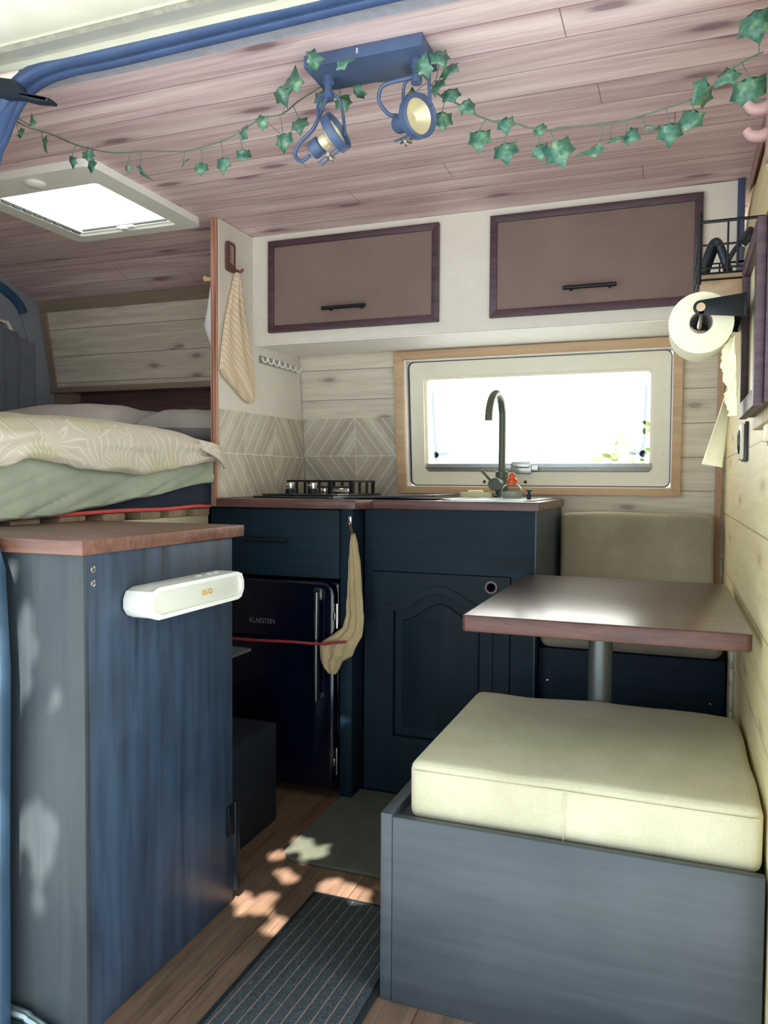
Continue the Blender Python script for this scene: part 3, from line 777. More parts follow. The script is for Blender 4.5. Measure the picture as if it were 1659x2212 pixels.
# curtain on the rear door
m = MB()
def curt(u, v):
    y = 2.05+.60*u; z = 1.13+.50*v+.05*(1-u)*v
    return V(XL+.03+.014*math.sin(u*46)+.008*math.sin(u*19+v*2), y, z-.05*max(0, u-.75)*4*v)
m.grid(120, 12, curt)
o = tag(m.build('curtain', M['curtain']), 'grey gathered curtain hanging on the rear door behind the bed', 'curtain')
sd = o.modifiers.new('s', 'SOLIDIFY'); sd.thickness = .002
m = MB(); m.tube([(XL+.012, 2.0, 1.68), (XL+.012, 2.54, 1.655)], .006, 8, False)
m.tube([(XL+.012, 2.535, 1.66), (XL+.012, 2.58, 1.60)], .008, 8, False)
m.build('curtain_rod', M['white_soft'], o)

# ------------------------------------------------------------------ partition between bed and kitchen
P_ = thing('partition_panel', 'white partition board with striped pine front edge between bed and kitchen', 'partition', (-1.418, 2.5, .912))
prof = [(2.2, .912), (2.2, 1.848), (2.49, 1.848), (2.725, 1.765), (2.795, 1.40), (2.838, .95), (2.838, .912)]
m = MB(); m.prism(prof, lambda u, v, t: V(-1.430+.0235*t, u, v)); m.build('core_board', M['pine_edge'], P_)
prof2 = [(2.208, .94), (2.208, 1.848), (2.49, 1.848), (2.725, 1.765), (2.795, 1.40), (2.838, .95), (2.838, .94)]
m = MB(); m.prism(prof2, lambda u, v, t: V(-1.4065+.0025*t, u, v)); m.build('white_face', M['white'], P_)
m = MB(); m.prism([(2.209, .9405), (2.209, 1.232), (2.808, 1.238), (2.836, .9405)], lambda u, v, t: V(-1.4038+.0026*t, u, v))
tag(m.build('tile_backsplash', tile_mat('chevron_tiles_side', 'Y', 2.59, 1.089)), 'taupe chevron tile sheet on the white partition beside the hob', 'tiles', 'chevron tile sheets')
m = MB(); m.prism([(-1.400, .9405), (-1.400, 1.243), (-1.004, 1.243), (-1.004, .9405)], lambda u, v, t: V(u, wallY(v)-.0005-.003*t, v))
tag(m.build('tile_backsplash', tile_mat('chevron_tiles_back', 'X', -1.178, 1.096)), 'taupe chevron tile sheet on the window wall behind the hob', 'tiles', 'chevron tile sheets')

H = thing('wall_hook', 'red-brown wooden hook plaque with white pattern high on the white partition', 'hook', (-1.404, 2.268, 1.69))
m = MB(); m.prism(rrect(2.243, 2.296, 1.690, 1.787, .012), lambda u, v, t: V(-1.4038+.011*t, u, v), .002); m.build('plaque', M['red_wood'], H)
m = MB()
for i in range(9): 
    z = 1.716+.0066*i
    m.tube([(-1.3925, 2.258, z), (-1.3925, 2.268, z+.006), (-1.3925, 2.280, z-.001)], .0009, 5, False)
m.build('inlay', M['white'], H)
m = MB(); m.tube([(-1.394, 2.300, 1.700), (-1.378, 2.302, 1.697), (-1.370, 2.303, 1.706)], .005, 8); m.box(-1.4038, -1.393, 2.290, 2.306, 1.692, 1.708, .003); m.build('peg', M['red_wood'], H)

def hung(rows, axis, centre, thick, nfold, name, mt, amp=.35, seed=0):
    """rows: (z, lo, hi, offset, thickness scale); cloth hanging flat against a panel"""
    m = MB(); L = []
    n = 44
    dense = []
    for (a, b) in zip(rows, rows[1:]):
        for k in range(6):
            t = k/6; dense.append([a[i]+(b[i]-a[i])*t for i in range(5)])
    dense.append(list(rows[-1]))
    for z, lo, hi, off, ts in dense:
        loop = []; w = (hi-lo)/2; c = (hi+lo)/2
        for k in range(n):
            a = 2*PI*k/n; ca, sa = math.cos(a), math.sin(a)
            th = thick*ts*(abs(sa)**.6)*(1 if sa > 0 else -.45)
            wob = amp*thick*ts*math.sin(nfold*ca*2.2+seed+z*14)*max(0, sa)
            p = c+w*ca+.002*noise.noise(V(ca*3, z*30, seed)); q = centre+off+th+wob
            loop.append(V(q, p, z) if axis == 'X' else V(p, centre-off-th-wob, z))
        L.append(loop)
    m.loft(L); return m.build(name, mt)
rows = [(1.700, 2.298, 2.306, -.003, .5), (1.675, 2.285, 2.308, 0, .7), (1.62, 2.264, 2.326, 0, .9), (1.52, 2.228, 2.362, 0, 1), (1.42, 2.205, 2.394, 0, 1), (1.36, 2.197, 2.410, 0, 1), (1.335, 2.225, 2.414, 0, 1), (1.30, 2.30, 2.416, 0, .9), (1.275, 2.345, 2.412, 0, .7), (1.266, 2.37, 2.40, 0, .3)]
tag(hung(rows, 'X', -1.394, .018, 3, 'hand_towel', M['towel'], .3), 'beige ribbed terry towel hanging from the wooden hook on the partition', 'towel')
K = thing('hook_rail', 'clear plastic rail of small hooks on the white partition above tiles', 'hook rail', (-1.40, 2.615, 1.42))
m = MB(); m.box(-1.4038, -1.400, 2.468, 2.765, 1.418, 1.446, .001); m.build('rail', M['clear_plastic'], K)
for i in range(7):
    y = 2.485+.044*i; m = MB(); m.tube([(-1.400, y, 1.440), (-1.392, y, 1.424), (-1.380, y, 1.424), (-1.376, y, 1.438)], .0035, 6); m.build('hook', plain('frosted_plastic', (226, 226, 222), .3) if i == 0 else bpy.data.materials['frosted_plastic'], K)

pg = thing('peg', 'pale wooden peg on the bed side of the partition, above the white bag', 'peg', (-1.431, 2.225, 1.66))
m = MB(); m.tube([(-1.4305, 2.225, 1.654), (-1.462, 2.222, 1.661)], .007, 10, False); m.lathe([(0.0095, 0), (.0095, .006), (.006, .008), (0, .008)], (-1.460, 2.222, 1.6605), (-1, 0, .2), 12); m.build('dowel', M['shelf_wood'], pg)
rows = [(1.655, 2.215, 2.235, -.0, .25), (1.62, 2.205, 2.26, 0, .4), (1.56, 2.205, 2.30, 0, .85), (1.51, 2.205, 2.32, 0, 1.35), (1.47, 2.21, 2.33, 0, 1.0), (1.43, 2.22, 2.33, 0, .55), (1.41, 2.24, 2.31, 0, .2)]
m_ = [(z, lo, hi, o, t) for z, lo, hi, o, t in rows]
b = MB(); L = []
for z, lo, hi, o_, t in m_:
    L.append([V(-1.4303-.034*t*(abs(math.sin(a))**.7)*(1 if math.sin(a) > 0 else 0)-.004*math.sin(5*math.cos(a)+z*20)*max(0, math.sin(a))*t, (lo+hi)/2+(hi-lo)/2*math.cos(a), z) for a in [2*PI*k/28 for k in range(28)]])
b.loft(L); tag(b.build('cloth_bag', M['white_cloth']), 'white cloth bag hanging behind the partition above the bed', 'bag')
pg2 = MB(); pg2.tube([(-1.4305, 2.222, 1.402), (-1.440, 2.222, 1.402)], .004, 8, False); pg2.lathe([(.006, 0), (.006, .003), (0, .004)], (-1.440, 2.222, 1.402), (-1, 0, 0), 10)
tag(pg2.build('small_hook', M['white']), 'tiny white knob below the white bag on the partition edge', 'hook')
b = MB(); L = []
for z, lo, hi, t in ((1.3985, 2.218, 2.228, .3), (1.376, 2.21, 2.24, .3), (1.362, 2.205, 2.27, .5), (1.345, 2.205, 2.29, .35), (1.325, 2.22, 2.29, .15)):
    L.append([V(-1.4303-.024*t*max(0, math.sin(a)), (lo+hi)/2+(hi-lo)/2*math.cos(a), z) for a in [2*PI*k/20 for k in range(20)]])
b.loft(L); tag(b.build('folded_cloth', M['white_cloth']), 'small folded white cloth hanging below the tiny knob', 'cloth')

# ------------------------------------------------------------------ kitchen units
D = thing('drawer_cabinet', 'deep navy drawer unit above the black fridge', 'cabinet', (-1.19, 2.5, 0))
m = MB(); m.box(-1.43, -.967, 2.222, 2.83, .693, .9105); m.box(-1.43, -1.41, 2.222, 2.83, 0, .693); m.build('carcass', M['paint_kitchen'], D)
m = MB(); m.box(-.9665, -.926, 2.203, 2.296, 0, .9105, .0015); m.build('filler_panel', M['paint_kitchen'], D)
dr = MB(); dr.box(-1.43, -.969, 2.200, 2.221, .694, .908, .002); dr = dr.build('drawer', M['paint_kitchen'], D)
def barhandle(x0, x1, y, z, name, par, r=.005, out=.025, legs=.18):
    m = MB(); m.tube([(x0, y-out, z), (x1, y-out, z)], r, 12, False)
    for x in (x0+(x1-x0)*legs, x1-(x1-x0)*legs): m.tube([(x, y+.0, z), (x, y-out, z)], r*.85, 10, False)
    return m.build(name, M['black_metal'], par)
barhandle(-1.285, -1.140, 2.200, .808, 'handle', dr, .005, .022)
Kc = thing('sink_cabinet', 'deep navy sink unit with arched panel door', 'cabinet', (-.66, 2.56, 0))
m = MB(); m.box(-.925, -.384, 2.322, 2.83, 0, .9105); m.build('carcass', M['paint_kitchen'], Kc)
m = MB()
Zd0, Zd1, Xd0, Xd1 = .065, .712, -.892, -.455
for a in ((-.925, -.384, Zd1+.002, .9105), (-.925, -.384, 0, Zd0-.002), (-.925, Xd0-.002, Zd0-.002, Zd1+.002), (Xd1+.002, -.384, Zd0-.002, Zd1+.002)):
    m.box(a[0], a[1], 2.303, 2.3215, a[2], a[3])
m.build('face_frame', M['paint_kitchen'], Kc)
m = MB(); m.box(-.384, -.380, 2.303, 2.83, 0, .9105); m.build('side_panel', M['paint_counter'], Kc)  # same paint as the carcass, lighter tone stands in for window light
# arched door
def arch(x0, x1, z0, zs, rise, n=24):
    pts = [(x1, z0), (x1, zs)]
    for k in range(n+1):
        t = k/n; x = x1+(x0-x1)*t
        s = (1-abs(2*t-1)); s = s*s*(3-2*s); pts.append((x, zs+.012+rise*s))
    pts += [(x0, zs), (x0, z0)]; return pts
def sample_rect_like(x0, x1, z0, z1, n=24):
    pts = [(x1, z0), (x1, (z0+z1)*.5+(z1-z0)*.3)]
    for k in range(n+1): pts.append((x1+(x0-x1)*k/n, z1))
    return pts+[(x0, (z0+z1)*.5+(z1-z0)*.3), (x0, z0)]
dd = MB(); dd.ring(sample_rect_like(Xd0, Xd1, Zd0, Zd1), arch(-.838, -.509, .175, .595, .065), lambda u, v, t: V(u, 2.318-.022*t, v))
dd = dd.build('door', M['paint_door'], Kc, smooth=True)
m = MB(); m.ring(arch(-.842, -.505, .171, .597, .066), arch(-.822, -.525, .192, .580, .062), lambda u, v, t: V(u, 2.316-.026*t+.008*(1 if False else 0), v)); m.build('moulding', M['paint_door'], dd)
m = MB(); m.prism(arch(-.835, -.512, .178, .592, .064), lambda u, v, t: V(u, 2.318-.006*t, v)); m.build('panel', M['paint_door'], dd)
m = MB(); m.prism(arch(-.797, -.550, .220, .548, .058), lambda u, v, t: V(u, 2.313-.010*t, v), .005); m.build('raised_field', M['paint_door'], dd)
m = MB(); m.torus((-.512, 2.295, .680), (0, 1, 0), .0165, .0042, 28, 8, .8); m.build('finger_ring', plain('bronze_ring', (104, 84, 84), .4, .2), dd)
m = MB(); m.lathe([(.0135, 0), (.0135, .0015), (0, .0015)], (-.512, 2.2958, .680), (0, -1, 0), 20); m.build('finger_hole', plain('unlit_hole', (8, 10, 22), 1, spec=0), dd)

F = thing('fridge', 'glossy black retro fridge with long bar handle under the navy drawer', 'fridge', (-1.19, 2.45, 0))
m = MB(); m.box(-1.405, -.972, 2.225, 2.75, .012, .690, .02, 3)
for x in (-1.37, -1.0):
    for y in (2.27, 2.70): m.lathe([(.015, 0), (.015, .014)], (x, y, 0), (0, 0, 1), 12)
m.build('body', M['black_gloss'], F)
fd = MB(); fd.prism(rrect(-1.405, -.978, .030, .686, .045, 8), lambda u, v, t: V(u, 2.224-.040*t, v), .012); fd = fd.build('door', M['black_gloss'], F)
hd = MB(); hd.tube([(-1.027, 2.160, .655), (-1.027, 2.158, .50), (-1.027, 2.160, .318)], .0085, 12)
hd.box(-1.043, -1.012, 2.166, 2.1845, .628, .668, .006); hd.box(-1.036, -1.018, 2.156, 2.1845, .318, .338, .004)
hd.build('handle', plain('dark_chrome', (96, 104, 108), .22, .9), fd)
for z0, z1 in ((.540, .618), (.080, .165)):
    m = MB(); m.tube([(-.9735, 2.196, z0), (-.9735, 2.196, z1)], .0035, 8, False); m.box(-.982, -.975, 2.183, 2.190, (z0+z1)/2-.012, (z0+z1)/2+.012, .001); m.build('hinge', M['chrome'], F)
def text_mesh(body, size, mat_, name, par, Mx, ext=.0006):
    cu = bpy.data.curves.new(name, 'FONT'); cu.body = body; cu.size = size; cu.extrude = ext; cu.align_x = 'CENTER'; cu.align_y = 'CENTER'; cu.space_character = 1.02
    ob = bpy.data.objects.new(name+'_curve', cu); COL.objects.link(ob)
    bpy.context.view_layer.update()
    me = bpy.data.meshes.new_from_object(ob.evaluated_get(bpy.context.evaluated_depsgraph_get()))
    bpy.data.objects.remove(ob); bpy.data.curves.remove(cu)
    me.transform(Mx); me.transform(Matrix.Translation(-world_loc(par)))
    me.name = name; me.materials.clear(); me.materials.append(mat_)
    o = bpy.data.objects.new(name, me); COL.objects.link(o); o.parent = par
    return o
text_mesh('KLARSTEIN', .0235, M['logo_grey'], 'logo', fd, Matrix.Translation((-1.23, 2.1835, .5485)) @ Matrix.Rotation(PI/2, 4, 'X') @ Matrix.Diagonal((.78, 1, 1, 1)))

m = MB(); m.prism([(-1.4005, 2.185), (-.955, 2.185), (-.915, 2.196), (-.890, 2.285), (-.372, 2.285), (-.372, 2.838), (-1.4005, 2.838)], lambda u, v, t: V(u, v, .911+.028*t), .003)
tag(m.build('kitchen_worktop', M['worktop']), 'dark red-brown stained worktop across fridge and sink units', 'worktop')

# hob
G = thing('gas_hob', 'two burner black glass gas hob on the kitchen worktop', 'hob', (-1.195, 2.55, .939))
m = MB(); m.prism(rrect(-1.347, -1.046, 2.318, 2.79, .012), lambda u, v, t: V(u, v, .9392+.007*t), .002); m.build('glass_plate', M['black_glass'], G)
m = MB(); m.prism(rrect(-1.335, -1.050, 2.36, 2.78, .012), lambda u, v, t: V(u, v, .9465+.0065*t), .002); m.build('burner_pan', M['black_glass'], G)
for x in (-1.243, -1.157):
    k = MB(); k.lathe([(.019, 0), (.019, .014), (.014, .018)], (x, 2.405, .953), (0, 0, 1), 24); k = k.build('knob', M['black_metal'], G)
    c = MB(); c.lathe([(.012, 0), (.013, .012), (.0125, .019), (.008, .021), (0, .021)], (x, 2.405, .9712), (0, 0, 1), 20); c.box(x-.017, x+.004, 2.392, 2.398, .976, .986, .002); c.build('knob_cap', M['chrome'], k)
for x, y, r in ((-1.245, 2.65, .026), (-1.135, 2.60, .036)):
    k = MB(); k.lathe([(r, 0), (r*1.05, .006), (r*.92, .012), (r*.92, .018), (r, .019)], (x, y, .953), (0, 0, 1), 28); k = k.build('burner', M['chrome'], G)
    c = MB(); c.lathe([(r*1.1, 0), (r*1.12, .003), (r*.9, .006), (0, .007)], (x, y, .9722), (0, 0, 1), 28); c.build('burner_cap', M['black_metal'], k)
def bars(mb, a, b, z0=.953, z1=1.000, w=.006, post=.022, n=2):
    """flat upright bar with rectangular cut-outs between a and b (xy)"""
    a, b = V(*a, 0), V(*b, 0); L = (b-a).length; dr_ = (b-a)/L; nn = V(-dr_.y, dr_.x, 0)*w/2
    def blk(s0, s1, q0, q1):
        bb = bmesh.new(); 
        vs = [bb.verts.new(a+dr_*s+nn*e+V(0, 0, z)) for s in (s0, s1) for e in (-1, 1) for z in (q0, q1)]
        bmesh.ops.convex_hull(bb, input=vs); mb.add(bb)
    blk(0, L, z1-.007, z1)
    for k in range(n+1):
        s = (L-post*.5)*k/n; blk(s, s+post*.5, z0, z1-.006)
g = MB(); bars(g, (-1.315, 2.52), (-1.062, 2.52), n=3); bars(g, (-1.315, 2.735), (-1.062, 2.735), n=3); bars(g, (-1.062, 2.52), (-1.062, 2.735), n=3, post=.02); bars(g, (-1.315, 2.52), (-1.315, 2.735), n=3); bars(g, (-1.19, 2.52), (-1.19, 2.735), n=2)
g.build('pan_grate', M['black_metal'], G)

m = MB(); m.prism(rrect(-1.02, -.705, 2.335, 2.60, .02), lambda u, v, t: V(u, v, .9394+.006*t+.012*max(0, u+.80)/.1), .002)
tag(m.build('chopping_board', plain('dark_slate_board', (52, 60, 72), .3, var=.08)), 'thin dark slate grey board lying between hob and sink', 'board')
Sk = thing('sink', 'shallow stainless steel sink set in the worktop', 'sink', (-.55, 2.52, .939))
m = MB(); m.ring(rrect(-.690, -.395, 2.335, 2.80, .04), rrect(-.665, -.420, 2.365, 2.64, .05), lambda u, v, t: V(u, v, .9392+.004*t)); m.build('rim', M['steel'], Sk)
m = MB(); m.prism(rrect(-.668, -.417, 2.362, 2.643, .05), lambda u, v, t: V(u, v, .9393+.0012*t)); m.build('basin', M['steel'], Sk)
T_ = thing('tap', 'matt black swan-neck tap in front of the window', 'tap', (-.573, 2.72, .943))
m = MB(); m.lathe([(.027, 0), (.027, .006), (.0225, .008), (.0225, .090), (.020, .092), (.020, .094), (0, .094)], (-.573, 2.72, .943), (0, 0, 1), 28); m.build('body', M['tap'], T_)
m = MB(); m.tube([(-.573, 2.72, 1.03), (-.573, 2.72, 1.10), (-.573, 2.72, 1.20), (-.5735, 2.716, 1.245), (-.575, 2.69, 1.285), (-.578, 2.64, 1.300), (-.582, 2.59, 1.280), (-.585, 2.565, 1.240), (-.586, 2.56, 1.202)], .0128, 16); m.build('spout', M['tap'], T_)
lv = MB(); lv.lathe([(0, 0), (.022, 0), (.0238, .003), (.0238, .045)], (-.588, 2.665, .990), (.1, .98, 0), 28); lv = lv.build('lever_hub', M['tap'], T_)
m = MB(); m.tube([(-.597, 2.67, .998), (-.632, 2.66, 1.038)], .0052, 10, False); m.build('lever', M['tap'], lv)
Bo = thing('dish_soap_bottle', 'clear dish soap bottle with orange cap beside the black tap', 'bottle', (-.493, 2.50, .943))
m = MB(); m.lathe([(0, 0), (.032, 0), (.035, .004), (.0352, .016), (.033, .030), (.026, .042), (.014, .048), (.014, .052)], (-.493, 2.50, .9435), (0, 0, 1), 32); m.warp(lambda c: V(c.x, 2.50+(c.y-2.50)*.62, c.z)); m.build('bottle', M['clear_plastic'], Bo)
m = MB(); m.lathe([(0, 0), (.030, 0), (.0325, .004), (.033, .014), (.031, .022), (0, .022)], (-.493, 2.50, .9455), (0, 0, 1), 24); m.warp(lambda c: V(c.x, 2.50+(c.y-2.50)*.55, c.z)); m.build('soap', plain('pale_soap', (176, 184, 172), .2, var=.1, scale=60), Bo)
c = MB(); c.lathe([(0, 0), (.0165, 0), (.0165, .014), (.0175, .015), (.0165, .018), (.010, .020), (.0095, .030), (.0105, .031), (.0095, .034), (.004, .038), (0, .038)], (-.493, 2.50, .990), (0, 0, 1), 24); c.build('cap', M['orange'], Bo)
Tr = thing('sponge_tray', 'small ivory tray behind the sink left of the tap', 'tray', (-.65, 2.715, .943))
m = MB(); m.ring(rrect(-.715, -.600, 2.675, 2.755, .012), rrect(-.711, -.604, 2.679, 2.751, .010), lambda u, v, t: V(u, v, .9435+.017*t)); m.prism(rrect(-.713, -.602, 2.677, 2.753, .011), lambda u, v, t: V(u, v, .9435+.003*t)); m.build('tray', M['off_white_plate'], Tr)
m = MB(); m.box(-.690, -.640, 2.690, 2.735, .947, .968, .006); tag(m.build('sponge', M['yellow_sponge']), 'pale yellow sponge lying in the ivory tray', 'sponge')
m = MB(); m.lathe([(0, 0), (.007, 0), (.007, .018), (.005, .019), (.005, .028), (.011, .029), (.011, .033), (0, .034)], (-.448, 2.56, .9405), (0, 0, 1), 16)
tag(m.build('plug_knob', M['black_plastic']), 'small black and white plug knob just right of the soap bottle', 'knob')

# towel by the fridge, bungee cord
hk = thing('towel_hook', 'small white hook on the navy filler beside the drawer', 'hook', (-.932, 2.202, .86))
m = MB(); m.box(-.9375, -.9265, 2.195, 2.2025, .856, .890, .0015); m.tube([(-.930, 2.196, .866), (-.927, 2.182, .862), (-.926, 2.180, .870)], .0025, 6); m.build('plate', M['chrome'], hk)
rows = [(.838, -.923, -.911, .0, .6), (.80, -.928, -.902, .0, .8), (.75, -.931, -.893, .0, 1), (.66, -.934, -.886, .002, 1.1), (.59, -.937, -.880, .004, 1.1), (.55, -.945, -.877, .012, 1.2), (.528, -.972, -.877, .024, 1.2), (.508, -1.002, -.888, .032, 1.1), (.490, -1.013, -.896, .032, 1.1), (.468, -1.012, -.905, .032, 1.1), (.45, -1.010, -.935, .032, 1.0), (.425, -1.000, -.948, .032, .8), (.408, -.985, -.960, .032, .3)]
dt = tag(hung(rows, 'Y', 2.189, .013, 4, 'dish_towel', M['dish_towel'], .4, 1.2), 'beige waffle dish towel hanging beside the black fridge', 'towel')
m = MB(); m.tube([(-.927, 2.181, .868), (-.921, 2.183, .850), (-.917, 2.185, .832)], .004, 8); m.build('hanging_loop', M['brown_loop'], dt)
m = MB(); m.tube([(-1.408, 2.165, .488), (-1.25, 2.140, .494), (-1.10, 2.128, .502), (-1.0, 2.128, .503), (-.95, 2.135, .510), (-.915, 2.160, .511), (-.906, 2.200, .508)], .0045, 8)
tag(m.build('bungee_cord', M['red_cord_dark']), 'maroon elastic cord stretched across the fridge door and towel', 'cord')

# overhead cabinet
OC = thing('overhead_cabinet', 'white overhead cabinet with two linen flap doors above the window', 'cabinet', (-.63, 2.55, 1.474))
m = MB(); m.prism([(2.425, 1.474), (2.425, 1.8485), (2.50, 1.8485), (2.715, 1.78), (2.775, 1.490)], lambda u, v, t: V(-1.4035+(1.5525)*t, u, v)); m.build('carcass', M['white'], OC)
m = MB(); m.prism([(2.427, 1.4705), (2.427, 1.4735), (2.772, 1.4895), (2.772, 1.4865)], lambda u, v, t: V(-1.4035+(1.5525)*t, u, v)); m.build('bottom_board', M['white_soft'], OC)
m = MB(); m.box(.1495, .168, 2.412, 2.47, 1.56, 1.8485, .001); m.build('end_strip', plain('slate_blue_strip', (70, 80, 112), .5), OC)
for x0, x1, hx0, hx1, hz in ((-1.333, -.720, -1.117, -.962, 1.574), (-.553, .060, -.326, -.171, 1.578)):
    z0, z1 = 1.510, 1.822
    do = MB()
    O4, I4 = rect(x0, x1, z0, z1), rect(x0+.022, x1-.022, z0+.022, z1-.022)
    for k in range(4):
        j = (k+1) % 4; do.prism([O4[k], O4[j], I4[j], I4[k]], lambda u, v, t: V(u, 2.4245-.019*t, v), .001)
    do = do.build('door', M['frame_wood'], OC)
    p = MB(); p.box(x0+.0215, x1-.0215, 2.412, 2.4245, z0+.0215, z1-.0215); p.build('linen_panel', M['linen'], do)
    barhandle(hx0, hx1, 2.412, hz, 'handle', do, .0062, .028, .14)

# ------------------------------------------------------------------ dinette
TT = thing('dinette_table', 'dark wood table on a single grey post by the plank wall', 'table', (-.165, 1.93, 0))
m = MB(); m.prism(rrect(-.405, .138, 1.540, 2.298, .012), lambda u, v, t: V(u, v, .692+.034*t), .004); tp_ = m.build('tabletop', M['table_top'], TT)
tp_.data.materials.append(M['table_edge'])
for p in tp_.data.polygons: p.material_index = 0 if p.normal.z > .6 else 1
m = MB(); m.lathe([(.085, 0), (.085, .006), (.04, .012), (.029, .03), (.029, .66), (.06, .685), (.06, .6915)], (-.165, 1.985, 0), (0, 0, 1), 32); m.build('pedestal', M['grey_metal'], TT)
BN = thing('bench_box', 'slate grey painted box bench in the foreground', 'bench', (-.17, 1.65, 0))
m = MB(); m.box(-.4905, .150, 1.368, 1.386, 0, .362, .0025); m.build('front_panel', M['paint_bench'], BN)
m = MB(); m.box(-.515, -.491, 1.370, 1.955, 0, .366, .0025); m.build('side_panel', M['paint_bench'], BN)
m = MB(); m.box(-.491, .150, 1.386, 1.955, .335, .3475); m.box(-.491, .150, 1.93, 1.955, 0, .335); m.build('lid_board', M['paint_bench'], BN)
def cushion(x0, x1, y0, y1, z0, z1, name, mt, lab, r=.022, puff=.008, seed=0):
    b = MB(); b.box(x0, x1, y0, y1, z0, z1, r, 4)
    bmesh.ops.subdivide_edges(b.bm, edges=[e for e in b.bm.edges if e.calc_length() > .1], cuts=20, use_grid_fill=True)
    cx, cy, cz = (x0+x1)/2, (y0+y1)/2, (z0+z1)/2
    def w(c):
        a, bb, d = (c.x-cx)/(x1-x0)*2, (c.y-cy)/(y1-y0)*2, (c.z-cz)/(z1-z0)*2
        n = noise.noise(V(c.x*6+seed, c.y*6, c.z*6))*.004+noise.noise(V(c.x*18+seed, c.y*9, c.z*22))*.0016
        return V(c.x+n*.6+a*puff*.3*(1-bb*bb)*(1-d*d), c.y+n+bb*puff*.3*(1-a*a)*(1-d*d), c.z+(n+puff*(1-a*a)*(1-bb*bb)*d if d > 0 else 0))
    b.warp(w); o = b.build(name, mt); tag(o, lab, 'cushion', 'dinette cushions'); return o
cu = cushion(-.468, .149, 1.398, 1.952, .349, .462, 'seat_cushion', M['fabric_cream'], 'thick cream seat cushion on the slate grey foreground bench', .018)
m = MB(); e = .0015
m.tube([(-.458, 1.3965, .4455), (-.20, 1.3945, .447), (.142, 1.3955, .4455)], e, 6, False); m.tube([(-.175, 1.3945, .356), (-.174, 1.3925, .40), (-.173, 1.3945, .447)], e*.7, 6, False)
m.build('seam_piping', M['fabric_cream'], cu)
BX = thing('rear_bench_box', 'navy box bench below the taupe cushions behind the table', 'bench', (-.12, 2.57, 0))
m = MB(); m.box(-.377, .143, 2.352, 2.825, 0, .500, .003); m.build('body', M['paint_kitchen'], BX)
for x, z in ((-.36+.012, .40), (.105, .375)):
    m = MB(); m.lathe([(.004, 0), (.004, .001), (0, .002)], (x, 2.3519, z), (0, -1, 0), 10); m.build('screw', M['chrome'], BX)
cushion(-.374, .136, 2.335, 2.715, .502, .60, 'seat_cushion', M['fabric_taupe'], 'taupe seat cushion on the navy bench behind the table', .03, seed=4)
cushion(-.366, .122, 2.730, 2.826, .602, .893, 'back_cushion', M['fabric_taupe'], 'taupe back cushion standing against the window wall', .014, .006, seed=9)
m = MB(); m.box(.146, .1545, 2.235, 2.335, 0, .69, .001)
struct(m.build('trim_6', M['white_plank']), 'white upright board at the plank wall under the table', 'trim')

# floor things
m = MB(); m.prism(rrect(-.962, -.519, 1.79, 2.285, .05, 8), lambda u, v, t: V(u, v, .0005+.010*t), .004)
bmesh.ops.subdivide_edges(m.bm, edges=[e for e in m.bm.edges if e.calc_length() > .1], cuts=14, use_grid_fill=True)
tag(m.build('kitchen_rug', M['rug']), 'olive grey kitchen rug in front of the navy sink unit', 'rug')
DM = thing('doormat', 'black ribbed doormat beside the slate grey bench', 'doormat', (-.66, 1.4, 0))
m = MB(); m.prism(rrect(-.800, -.520, 1.09, 1.672, .006), lambda u, v, t: V(u, v, .0005+.005*t), .002); m.build('rubber_edge', M['mat_edge'], DM)
m = MB(); m.prism(rrect(-.786, -.532, 1.10, 1.655, .004), lambda u, v, t: V(u, v, .0057+.005*t), .002); m.build('ribbed_pile', M['mat'], DM)
m = MB(); m.box(-1.36, -1.078, 1.62, 2.0, .001, .292, .006)
tag(m.build('floor_box', plain('dark_box', (34, 38, 48), .5)), 'dark box standing on the floor behind the blue-grey cabinet', 'box')

# ------------------------------------------------------------------ right wall things
WF = thing('wall_frame', 'plum-brown deep picture frame on a plywood board at the yellow wall', 'frame', (.135, 1.45, 1.12))
m = MB(); m.box(.1365, .1548, 1.296, 1.64, 1.100, 1.425, .001); m.build('plywood_back', wood('plywood_edge', (150, 128, 96), (222, 206, 170), 'Z', 'X', 0, .5, gs=(1, 160), contrast=(.42, .58)), WF)
fr_o, fr_i = rect(1.300, 1.61, 1.122, 1.412), rect(1.330, 1.58, 1.150, 1.385)
m = MB()
for k in range(4):
    j = (k+1) % 4; m.prism([fr_o[k], fr_o[j], fr_i[j], fr_i[k]], lambda u, v, t: V(.1364-.0135*t, u, v), .001)
m.build('outer_frame', M['frame_wood'], WF)
m = MB(); fo, fi = rect(1.312, 1.598, 1.118, 1.402), rect(1.34, 1.57, 1.146, 1.375)
for k in range(4):
    j = (k+1) % 4; m.prism([fo[k], fo[j], fi[j], fi[k]], lambda u, v, t: V(.1225-.0135*t, u, v), .001)
m.build('inner_frame', M['frame_wood'], WF)
m = MB(); m.box(.1215, .1235, 1.32, 1.59, 1.14, 1.39); m.build('picture', M['off_white_plate'], WF)
TH = thing('toilet_roll_holder', 'black two-armed toilet roll holder on the plum-brown frame', 'holder', (.108, 1.54, 1.28))
m = MB(); m.box(.1045, .1088, 1.466, 1.625, 1.285, 1.325, .001); m.build('wall_plate', M['black_metal'], TH)
def arm(y, name):
    m = MB(); n = 12
    pts = [(.106, 1.324), (.106, 1.284)]+[(.036+.0125*math.cos(a), 1.304+.0125*math.sin(a)) for a in [1.5*PI-(PI)*k/n for k in range(n+1)]]
    m.prism(pts, lambda u, v, t: V(u, y+.004*t, v), .0008); return m.build(name, M['black_metal'], TH)
arm(1.468, 'arm'); arm(1.618, 'arm')
m = MB(); m.tube([(.0375, 1.468, 1.296), (.0375, 1.622, 1.296)], .0042, 14, False); m.build('rod', M['steel'], TH)
